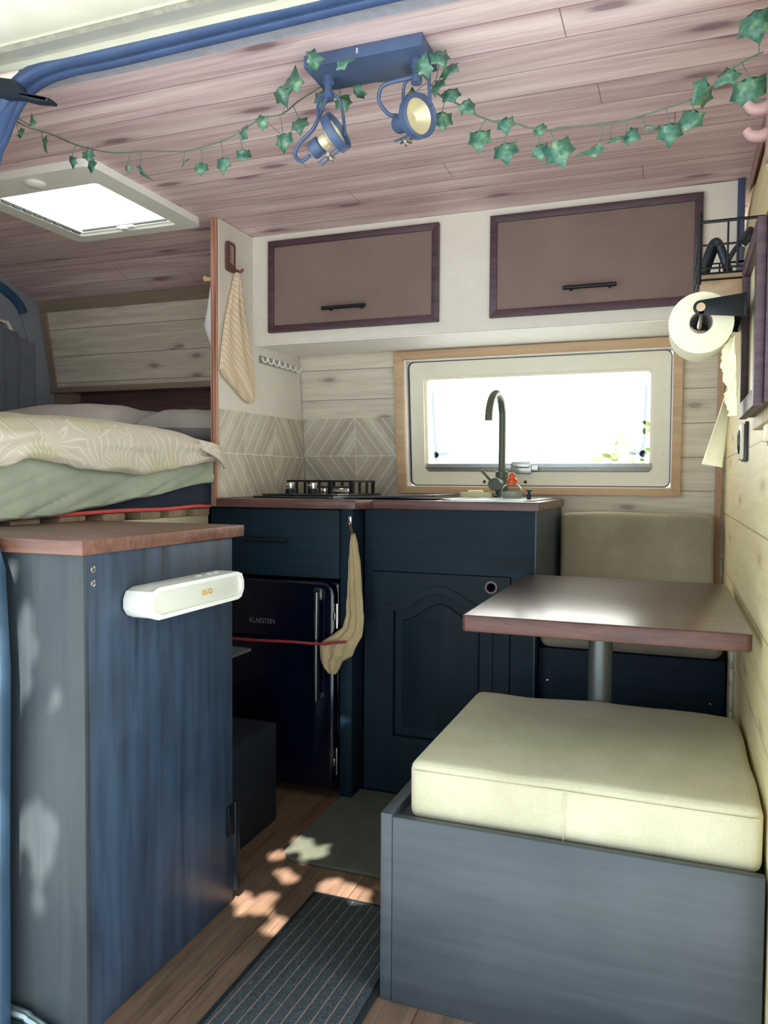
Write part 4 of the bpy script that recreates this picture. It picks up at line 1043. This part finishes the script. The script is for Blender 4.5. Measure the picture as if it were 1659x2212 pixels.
m = MB(); m.lathe([(.0075, 0), (.0075, .002), (0, .0025)], (.036, 1.4682, 1.304), (0, -1, 0), 20); m.build('end_cap', M['shelf_wood'], TH)
TP = thing('toilet_roll', 'white toilet roll hanging on the black two-armed holder', 'toilet roll', (.037, 1.55, 1.228))
m = MB(); n = 48
cz = 1.2825
m.ring([(.0375+.054*math.cos(2*PI*k/n), cz+.054*math.sin(2*PI*k/n)) for k in range(n)], [(.0375+.0195*math.cos(2*PI*k/n), cz+.0195*math.sin(2*PI*k/n)) for k in range(n)], lambda u, v, t: V(u, 1.495+.10*t, v)); m.build('roll', M['paper'], TP)
m = MB(); m.ring([(.0375+.0193*math.cos(2*PI*k/n), cz+.0193*math.sin(2*PI*k/n)) for k in range(n)], [(.0375+.0178*math.cos(2*PI*k/n), cz+.0178*math.sin(2*PI*k/n)) for k in range(n)], lambda u, v, t: V(u, 1.4955+.099*t, v)); m.build('card_tube', plain('grey_card', (120, 116, 108), .8), TP)
m = MB()
def strip(u, v):
    z = 1.2835-.250*v-.006*u*v; x = .0920+.012*min(1, v*3)*(1-v)-.012*v-(1-u)*(.006+.040*max(0, v-.25)**1.3)
    return V(x+.002*math.sin(u*5+v*4), 1.505+.07*u*(1-.6*v)+.02*v, z)
m.grid(10, 30, strip); st_ = m.build('loose_sheet', M['paper'], TP); sd = st_.modifiers.new('s', 'SOLIDIFY'); sd.thickness = .0008
m = MB()
def torn(u, v):
    z = 1.258-.140*v; w = (.026-.012*v)*(.25+.75*min(1, v*6))+.007*noise.noise(V(v*7, 3, 1))+.004*noise.noise(V(v*26, 7, 2))*u
    return V(.0935+.006*v-w*u+.002*noise.noise(V(u*4, v*9, 5)), 1.500+.02*u+.006*noise.noise(V(u*3, v*8, 9)), z)
m.grid(10, 46, torn); st_ = m.build('torn_sheet', M['paper'], TP); sd = st_.modifiers.new('s', 'SOLIDIFY'); sd.thickness = .0008

SH = thing('wall_shelf', 'pale wooden block shelf on the yellow wall below the wire basket', 'shelf', (.10, 1.83, 1.36))
m = MB(); m.box(.040, .1548, 1.68, 1.99, 1.350, 1.414, .003); m.build('board', M['shelf_wood'], SH)
BK = thing('wire_basket', 'black wire basket on the pale shelf at the yellow wall', 'basket', (.09, 1.82, 1.415))
m = MB(); w = .0022
fy, by, x0, x1, zb, zt = 1.662, 1.98, .036, .150, 1.418, 1.508
for z, r in ((zt, .0034), ((zb+zt)/2, w), (zb, w)):
    m.tube([(x0, fy, z), (x1, fy, z), (x1, by, z), (x0, by, z), (x0, fy, z)], r, 6, False)
for x in (x0, .087, .105, x1): m.tube([(x, fy, zb-.012 if x in (.087,) else zb), (x, fy, zt)], w, 6, False); m.tube([(x, by, zb), (x, by, zt)], w, 6, False)
for y in (1.74, 1.82, 1.90): m.tube([(x0, y, zb), (x0, y, zt)], w, 6, False); m.tube([(x0, y, zb), (x1, y, zb)], w, 6, False)
for z in (zb-.010, zb-.022): m.tube([(x0+.003, fy, z), (x1-.02, fy, z)], .0022, 6, False)
m.tube([(x0, fy, zb-.03), (x0, fy, zt+.02)], .0045, 8, False)
m.build('wire_frame', M['black_metal'], BK)
L = []
for p, q in (((.044, 1.700, 1.424), 0), ((.052, 1.700, 1.450), 0), ((.061, 1.700, 1.474), 0), ((.069, 1.700, 1.478), 0), ((.077, 1.700, 1.462), 0), ((.089, 1.700, 1.424), 0)): L.append(V(*p))
fs = thing('folded_strap', 'glossy black folded strap bent into a peak inside the wire basket', 'strap', (.065, 1.72, 1.42))
for dv_ in (V(0, 0, 0), V(.004, .019, -.004)):
    m = MB(); m.tube([p+dv_ for p in L], .0085, 10); m.build('band', M['black_plastic'], fs)
m = MB(); m.tube([(.086, 1.69, 1.424), (.094, 1.69, 1.446), (.110, 1.69, 1.470), (.126, 1.69, 1.494), (.131, 1.70, 1.492), (.125, 1.705, 1.478), (.117, 1.705, 1.468)], .0048, 10)
tag(m.build('cable', M['black_plastic']), 'thin black cable end leaning out of the wire basket', 'cable')
m = MB(); m.lathe([(0, 0), (.010, 0), (.011, .002), (.011, .004), (.004, .006), (.003, .04), (.012, .05), (.013, .072)], (.103, 1.86, 1.421), (0, 0, 1), 20)
tag(m.build('glass_cup', M['clear_plastic']), 'small clear glass in the back of the wire basket', 'glass')
SW = thing('light_switch', 'ivory round-dial switch with black backing low on the yellow wall', 'switch', (.15, 2.0, 1.05))
m = MB(); m.box(.147, .1548, 1.955, 2.045, 1.050, 1.140, .001); m.build('backing', M['black_plastic'], SW)
m = MB(); m.box(.139, .147, 1.958, 2.042, 1.053, 1.137, .004); m.build('plate', M['off_white_plate'], SW)
m = MB(); m.torus((.1385, 2.0, 1.095), (1, 0, 0), .026, .0025, 28, 8); m.build('dial', M['black_plastic'], SW)
S2 = thing('socket', 'ivory and black socket nearest the camera on the yellow wall', 'socket', (.15, 1.5, 1.07))
m = MB(); m.box(.149, .1548, 1.44, 1.51, 1.065, 1.130, .001); m.build('backing', M['black_plastic'], S2)
m = MB(); m.box(.143, .149, 1.452, 1.513, 1.070, 1.128, .003); m.build('plate', M['off_white_plate'], S2)
HR = thing('peg_rack', 'pinkish wooden rack with two curved pegs beside the ivy end', 'peg rack', (.125, 1.35, 1.53))
m = MB(); m.box(.122, .1268, 1.325, 1.375, 1.500, 1.640, .002); m.build('backplate', M['hook_pink'], HR)
for z in (1.580, 1.540):
    m = MB(); m.tube([(.1235, 1.35, z-.002), (.112, 1.35, z-.004), (.100, 1.35, z-.001), (.093, 1.35, z+.008)], [.0105, .007], 12); m.build('peg', M['hook_pink'], HR)

# ------------------------------------------------------------------ ceiling spotlight
SL = thing('ceiling_spotlight', 'dark two-headed spotlight bar on the pine ceiling', 'ceiling light', (-.59, 1.485, 1.823))
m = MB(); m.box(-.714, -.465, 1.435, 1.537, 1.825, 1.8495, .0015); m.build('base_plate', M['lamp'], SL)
m = MB(); m.box(-.600, -.596, 1.4335, 1.435, 1.833, 1.843); m.build('maker_tab', M['seal_lip'], SL)
def lamp_head(ctr, axis, piv, arms, cable, wide=.034):
    """ring with reflector, socket behind it, clip, yoke and cable"""
    ctr = Vector(ctr); ax = Vector(axis).normalized()
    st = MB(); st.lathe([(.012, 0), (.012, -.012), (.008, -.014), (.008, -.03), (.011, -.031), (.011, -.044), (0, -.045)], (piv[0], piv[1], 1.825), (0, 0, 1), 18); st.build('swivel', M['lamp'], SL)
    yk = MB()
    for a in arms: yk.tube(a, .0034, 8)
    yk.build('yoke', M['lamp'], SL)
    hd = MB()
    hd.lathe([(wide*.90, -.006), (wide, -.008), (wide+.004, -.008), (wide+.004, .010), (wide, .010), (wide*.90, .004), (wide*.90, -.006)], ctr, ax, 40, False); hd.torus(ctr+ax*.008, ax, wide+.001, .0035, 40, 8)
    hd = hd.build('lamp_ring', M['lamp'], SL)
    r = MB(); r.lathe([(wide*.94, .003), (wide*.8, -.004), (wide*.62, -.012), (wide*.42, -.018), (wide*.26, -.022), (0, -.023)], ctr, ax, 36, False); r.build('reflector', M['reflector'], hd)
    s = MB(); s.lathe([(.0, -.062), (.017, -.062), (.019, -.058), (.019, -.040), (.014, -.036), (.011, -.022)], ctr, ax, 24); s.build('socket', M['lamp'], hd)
    s = MB(); s.lathe([(.0145, -.0355), (.0155, -.028), (.014, -.020)], ctr, ax, 24); s.build('socket_collar', M['reflector'], hd)
    dn = V(0, 0, -1)-ax*(-ax.z); dn.normalize(); sd_ = ax.cross(dn)
    k = MB()
    for q in (-.007, .007): k.tube([ctr+dn*(wide*.9)+sd_*q, ctr+dn*(wide*.95)-ax*.058+sd_*q], .0022, 6, False)
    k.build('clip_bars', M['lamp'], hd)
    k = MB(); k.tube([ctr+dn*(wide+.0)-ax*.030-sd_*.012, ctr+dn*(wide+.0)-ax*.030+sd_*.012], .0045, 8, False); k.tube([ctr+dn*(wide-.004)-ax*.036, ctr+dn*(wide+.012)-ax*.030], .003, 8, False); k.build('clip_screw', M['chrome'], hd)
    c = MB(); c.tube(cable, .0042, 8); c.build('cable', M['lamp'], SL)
lamp_head((-.664, 1.48, 1.709), (.80, -.08, .40), (-.682, 1.485), 
          [[(-.682, 1.485, 1.795), (-.696, 1.475, 1.785), (-.697, 1.465, 1.755), (-.690, 1.455, 1.728)], [(-.682, 1.485, 1.795), (-.664, 1.495, 1.785), (-.658, 1.505, 1.755), (-.655, 1.510, 1.712)]],
          [(-.682, 1.482, 1.790), (-.690, 1.476, 1.765), (-.712, 1.478, 1.725), (-.745, 1.480, 1.700), (-.757, 1.482, 1.678), (-.742, 1.482, 1.664), (-.722, 1.48, 1.672)], .036)
lamp_head((-.486, 1.475, 1.712), (.84, -.52, -.10), (-.492, 1.485),
          [[(-.492, 1.485, 1.795), (-.512, 1.485, 1.790), (-.521, 1.49, 1.775), (-.521, 1.492, 1.735)], [(-.478, 1.485, 1.800), (-.464, 1.475, 1.795), (-.460, 1.466, 1.76), (-.456, 1.462, 1.722)]],
          [(-.492, 1.485, 1.800), (-.505, 1.48, 1.792), (-.540, 1.478, 1.789), (-.564, 1.480, 1.783), (-.571, 1.486, 1.760), (-.556, 1.498, 1.738), (-.540, 1.505, 1.735)], .037)

# ------------------------------------------------------------------ ivy garland
STEM = [(-1.537,1.5,1.88),(-1.491,1.5,1.853),(-1.42,1.5,1.826),(-1.344,1.5,1.79),(-1.243,1.5,1.758),(-1.14,1.5,1.747),(-1.04,1.5,1.734),(-.932,1.5,1.744),(-.852,1.5,1.773),(-.796,1.5,1.777),(-.788,1.56,1.829),(-.738,1.56,1.849),(-.714,1.56,1.862),(-.651,1.56,1.848),(-.588,1.56,1.837),(-.537,1.56,1.838),(-.507,1.56,1.838),(-.487,1.56,1.814),(-.462,1.56,1.784),(-.426,1.555,1.762),(-.386,1.548,1.731),(-.341,1.54,1.706),(-.308,1.534,1.698),(-.28,1.529,1.683),(-.239,1.521,1.669),(-.216,1.517,1.668),(-.173,1.509,1.661),(-.131,1.5,1.654),(-.074,1.488,1.654),(-.019,1.476,1.658),(.025,1.466,1.665),(.061,1.457,1.686),(.096,1.449,1.703),(.122,1.441,1.707)]
LEAVES = [(-1.478,1.5,1.865,.024,160),(-1.51,1.5,1.841,.022,60),(-1.437,1.5,1.802,.033,20),(-1.354,1.5,1.752,.026,-20),(-1.309,1.5,1.759,.026,10),(-1.298,1.5,1.732,.03,30),(-1.195,1.5,1.714,.015,0),(-1.148,1.5,1.697,.037,70),(-1.038,1.5,1.709,.024,90),(-.998,1.5,1.688,.028,0),(-.941,1.5,1.688,.032,0),(-.89,1.5,1.702,.03,10),(-.886,1.5,1.754,.03,100),(-.843,1.5,1.768,.028,120),(-.792,1.5,1.717,.037,0),(-.785,1.56,1.774,.037,10),(-.794,1.5,1.813,.039,20),(-.77,1.5,1.84,.043,160),(-.729,1.56,1.822,.037,0),(-.677,1.41,1.822,.033,90),(-.613,1.41,1.806,.033,90),(-.679,1.56,1.82,.029,80),(-.681,1.56,1.804,.033,20),(-.642,1.56,1.824,.031,70),(-.527,1.56,1.801,.025,180),(-.454,1.41,1.772,.035,150),(-.465,1.56,1.86,.035,20),(-.442,1.557,1.833,.038,60),(-.472,1.56,1.803,.037,10),(-.441,1.557,1.78,.035,20),(-.404,1.551,1.749,.033,40),(-.461,1.56,1.735,.04,0),(-.379,1.547,1.679,.042,0),(-.324,1.537,1.696,.032,10),(-.323,1.537,1.643,.044,10),(-.255,1.525,1.671,.024,30),(-.254,1.525,1.63,.03,10),(-.217,1.517,1.619,.051,20),(-.159,1.506,1.613,.043,-60),(-.106,1.495,1.622,.037,80),(-.084,1.49,1.621,.029,60),(-.049,1.483,1.627,.031,80),(-.021,1.477,1.61,.038,0),(.012,1.469,1.625,.038,-20),(.028,1.465,1.665,.042,-50),(.067,1.456,1.682,.036,-40),(.103,1.447,1.646,.054,0),(.112,1.444,1.752,.055,10)]
def below(p, zmax):
    p = Vector(p)
    if p.z > zmax:
        k = (zmax-1)/(p.z-1); p = V(p.x*k, p.y*k, zmax)
    return p
IV = thing('ivy_garland', 'artificial ivy garland draped below the ceiling from door to plank wall', 'garland', (-.6, 1.5, 1.66))
stem = [below(p, 1.838) for p in STEM]
m = MB(); m.tube(stem, .0016, 6)
dense = crom(stem, 6)
lr = random.Random(3)
lv = MB()
LEAF2D = [(0, -.01), (.22, .05), (.45, -.03), (.43, .24), (.53, .47), (.27, .60), (0, 1.02), (-.27, .60), (-.53, .47), (-.43, .24), (-.45, -.03), (-.22, .05)]
for i, (x, y, z, s, ang) in enumerate(LEAVES):
    c = below((x, y, z), 1.812)
    yaw = lr.uniform(-.5, .5); pit = lr.uniform(-.5, .35)
    a = math.radians(ang)
    # leaf lies roughly facing the door, tip hanging down, rotated by ang about the view line
    Rm = Matrix.Rotation(yaw, 3, 'Z') @ Matrix.Rotation(pit, 3, 'X') @ Matrix.Rotation(-a, 3, 'Y')
    if ang in (80, 70, 90, -60, -50, -40): Rm = Rm @ Matrix.Rotation(lr.choice((-.9, .9)), 3, 'Z')
    b = bmesh.new(); L = s*1.12
    def P(u, v): 
        return c+Rm @ V(u*L, -.10*L*math.cos(u*3)*1+.18*L*abs(u)+.05*L*math.sin(v*5+i), -(v-.42)*L)
    mid = [b.verts.new(P(0, .12)), b.verts.new(P(0, .5))]
    ov = [b.verts.new(P(u, v)) for u, v in LEAF2D]
    n = len(ov)
    for k in range(n):
        j = (k+1) % n
        cs = mid[0] if k in (0, 1, 9, 10, 11, 2, 8) and max(LEAF2D[k][1], LEAF2D[j][1]) < .3 else mid[1]
        if k in (3, 8): b.faces.new((ov[k], ov[j], mid[1])); continue
        b.faces.new((ov[k], ov[j], cs))
    b.faces.new((mid[0], ov[3], mid[1])); b.faces.new((mid[0], mid[1], ov[9]))
    bmesh.ops.recalc_face_normals(b, faces=b.faces[:])
    lv.add(b)
    at = c+Rm @ V(0, -.05*L, .42*L)
    q = min(dense, key=lambda p: (p-at).length)
    if (q-at).length < .12: m.tube([q, (q+at)/2+V(lr.uniform(-.006, .006), 0, .006), at], .0009, 5)
m.build('vine', M['vine'], IV)
o = lv.build('foliage', M['ivy'], IV); sd = o.modifiers.new('s', 'SOLIDIFY'); sd.thickness = .0006

# ------------------------------------------------------------------ unseen tree added to dapple the sun, leaf gaps aimed at set spots
SUN = Vector((-.13, .60, -.79)).normalized()
targets = [(-0.953, 1.588, 0.0, 0.035), (-0.917, 1.549, 0.0, 0.03), (-0.894, 1.611, 0.0, 0.035), (-0.877, 1.564, 0.0, 0.03), (-0.824, 1.533, 0.0, 0.025), (-0.917, 1.732, 0.0, 0.03), (-0.882, 1.709, 0.0, 0.03), (-0.937, 1.849, 0.0, 0.03), (-0.972, 1.808, 0.0, 0.035), (-0.903, 1.857, 0.0, 0.03), (-0.868, 1.848, 0.0, 0.035), (-0.865, 1.886, 0.0, 0.02), (-0.966, 1.905, 0.0, 0.018), (-0.924, 1.9, 0.0, 0.02), (-0.774, 1.715, 0.0, 0.05), (-0.733, 1.707, 0.0, 0.045), (-0.694, 1.7, 0.0, 0.04), (-0.82, 1.505, 0.0, 0.03), (-0.889, 1.808, 0.0, 0.02), (-1.096, 1.083, 0.364, 0.04), (-1.08, 1.083, 0.384, 0.03), (-1.048, 1.083, 0.359, 0.035), (-1.059, 1.083, 0.314, 0.035), (-1.07, 1.083, 0.295, 0.03), (-1.147, 1.083, 0.325, 0.04), (-1.136, 1.083, 0.305, 0.03), (-1.142, 1.083, 0.252, 0.03), (-1.096, 1.083, 0.735, 0.03), (-1.091, 1.083, 0.693, 0.035), (-1.127, 1.083, 0.647, 0.03), (-1.125, 1.083, 0.626, 0.03), (-1.131, 1.083, 0.579, 0.035), (-1.092, 1.083, 0.629, 0.022), (-1.029, 1.083, 0.606, 0.02), (-1.071, 1.083, 0.222, 0.02), (-1.127, 1.083, 0.826, 0.02), (-0.943, 2.17, 0.351, 0.02), (-0.946, 2.17, 0.307, 0.02), (-0.982, 2.17, 0.44, 0.03), (-0.951, 2.17, 0.429, 0.02)]
up = SUN.cross(V(0, 0, 1)).normalized(); vp = SUN.cross(up).normalized()
C0 = V(-.8, 1.6, .3)-SUN*4.2
holes = []
for x, y, z, r in targets:
    d = V(x, y, z)-C0; holes.append((d.dot(up), d.dot(vp), r))
tr = random.Random(11); tb = MB()
b = bmesh.new()
for i in range(40000):
    a, c_, d_ = tr.uniform(-2.3, 2.3), tr.uniform(-2.1, 2.1), tr.uniform(-.3, .3)
    s = tr.uniform(.05, .08)
    if any((a-h[0])**2+(c_-h[1])**2 < (h[2]+s*.9)**2 for h in holes): continue
    q = C0+up*a+vp*c_+SUN*d_
    ax = (Vector((tr.gauss(0, .5), tr.gauss(0, .5), tr.gauss(0, .5)))+SUN).normalized()
    e1 = ax.cross(V(tr.random(), tr.random(), .3)).normalized(); e2 = ax.cross(e1)
    vs = [b.verts.new(q+e1*s*u+e2*s*v) for u, v in ((1, 0), (.35, .5), (-.5, .45), (-1, 0), (-.5, -.45), (.35, -.5))]
    b.faces.new(vs)
for i in range(9000):
    h = tr.choice(holes); a, c_, d_ = h[0]+tr.uniform(-.16, .16), h[1]+tr.uniform(-.16, .16), tr.uniform(-.3, .3)
    s = tr.uniform(.016, .026)
    if any((a-g[0])**2+(c_-g[1])**2 < (g[2]*.62+s*.6)**2 for g in holes): continue
    q = C0+up*a+vp*c_+SUN*d_
    ax = (Vector((tr.gauss(0, .3), tr.gauss(0, .3), tr.gauss(0, .3)))+SUN).normalized()
    e1 = ax.cross(V(tr.random(), tr.random(), .3)).normalized(); e2 = ax.cross(e1)
    b.faces.new([b.verts.new(q+e1*s*u+e2*s*v) for u, v in ((1, 0), (.35, .6), (-.5, .55), (-1, 0), (-.5, -.55), (.35, -.6))])
tb.add(b)
TRE = thing('tree', 'unseen leafy tree added behind the camera, leaf gaps shaped to dapple the sun', 'tree', (4.6, -3.6, -.55))
o = tb.build('foliage', M['tree_leaf'], TRE, smooth=False); o['kind'] = 'stuff'
m = MB(); m.tube([(4.6, -3.6, -.55), (4.4, -3.4, 1.2), (3.6, -2.6, 3.2), (2.0, -1.6, 4.2), (1.4, -1.2, 4.4)], [.16, .05], 12); m.build('trunk', M['bark'], TRE)

bu = MB(); b = bmesh.new()
for i in range(420):
    r_ = tr.random()**.5; a = tr.uniform(0, 2*PI)
    q = V(-.10+.30*r_*math.cos(a), 4.1+.25*tr.uniform(-1, 1), 1.02+.62*r_*math.sin(a)*.6-.1)
    if tr.random() < .35 and q.z > 1.15: continue
    s = tr.uniform(.02, .04); ax = Vector((tr.gauss(0, 1), tr.gauss(0, 1), tr.gauss(0, 1))).normalized(); e1 = ax.cross(V(.3, .2, 1)).normalized(); e2 = ax.cross(e1)
    b.faces.new([b.verts.new(q+e1*s*u+e2*s*v) for u, v in ((1, 0), (.35, .5), (-.5, .45), (-1, 0), (-.5, -.45), (.35, -.5))])
bu.add(b)
BUS = thing('bush', 'pale sunlit leafy bush outside seen through the right part of the window', 'bush', (-.1, 4.1, -.55))
o = bu.build('leaves', plain('bush_leaf', (132, 150, 92), .8, var=.2), BUS, smooth=False); o['kind'] = 'stuff'
m = MB(); m.tube([(-.1, 4.1, -.55), (-.12, 4.1, .3), (-.08, 4.1, 1.0)], [.02, .006], 8); m.build('stem', M['bark'], BUS)

# ------------------------------------------------------------------ light, world, camera
sun = bpy.data.lights.new('sun', 'SUN'); sun.energy = 17.0; sun.angle = math.radians(.3); sun.color = (1, .93, .80)
so = bpy.data.objects.new('sun', sun); COL.objects.link(so); so.rotation_euler = SUN.to_track_quat('-Z', 'Y').to_euler(); so.location = (3, -3, 5)
w = bpy.data.worlds.new('world'); SC.world = w; w.use_nodes = True
nt = w.node_tree; nt.nodes.clear()
out = nt.nodes.new('ShaderNodeOutputWorld'); bg = nt.nodes.new('ShaderNodeBackground'); tc = nt.nodes.new('ShaderNodeTexCoord'); sx = nt.nodes.new('ShaderNodeSeparateXYZ')
nt.links.new(tc.outputs['Generated'], sx.inputs[0])
def wramp(src, stops):
    r = nt.nodes.new('ShaderNodeValToRGB'); e = r.color_ramp.elements
    e[0].position = stops[0][0]; e[0].color = (*stops[0][1], 1); e[1].position = stops[1][0]; e[1].color = (*stops[1][1], 1)
    for p, c in stops[2:]:
        x = e.new(p); x.color = (*c, 1)
    nt.links.new(src, r.inputs[0]); return r.outputs[0]
mp = nt.nodes.new('ShaderNodeMapRange'); mp.inputs[1].default_value = -1; mp.inputs[2].default_value = 1; nt.links.new(sx.outputs['Y'], mp.inputs[0])
side = wramp(mp.outputs[0], [(.30, (.36, .40, .45)), (.62, (1.0, 1.0, .95))])
bg.inputs['Strength'].default_value = 6.0
nt.links.new(side, bg.inputs['Color']); nt.links.new(bg.outputs[0], out.inputs[0])

cam = bpy.data.cameras.new('camera'); cam.sensor_fit = 'VERTICAL'; cam.sensor_height = 36; cam.lens = 1680/2212*36; cam.clip_start = .05
co = bpy.data.objects.new('camera', cam); COL.objects.link(co)
Rm = Matrix(((.936667, -.019943, .349654), (.350167, .035657, -.936008), (.006199, .999165, .040382)))
co.matrix_world = Matrix.Translation((0, 0, 1.0)) @ Rm.to_4x4()
SC.camera = co
SC.view_settings.view_transform = 'Standard'; SC.view_settings.look = 'None'; SC.view_settings.gamma = 1; SC.view_settings.exposure = 0
SC.view_settings.use_curve_mapping = False
cy = SC.cycles; cy.max_bounces = 14; cy.diffuse_bounces = 8; cy.transparent_max_bounces = 16; cy.glossy_bounces = 5
cy.use_denoising = True; cy.sample_clamp_indirect = 8
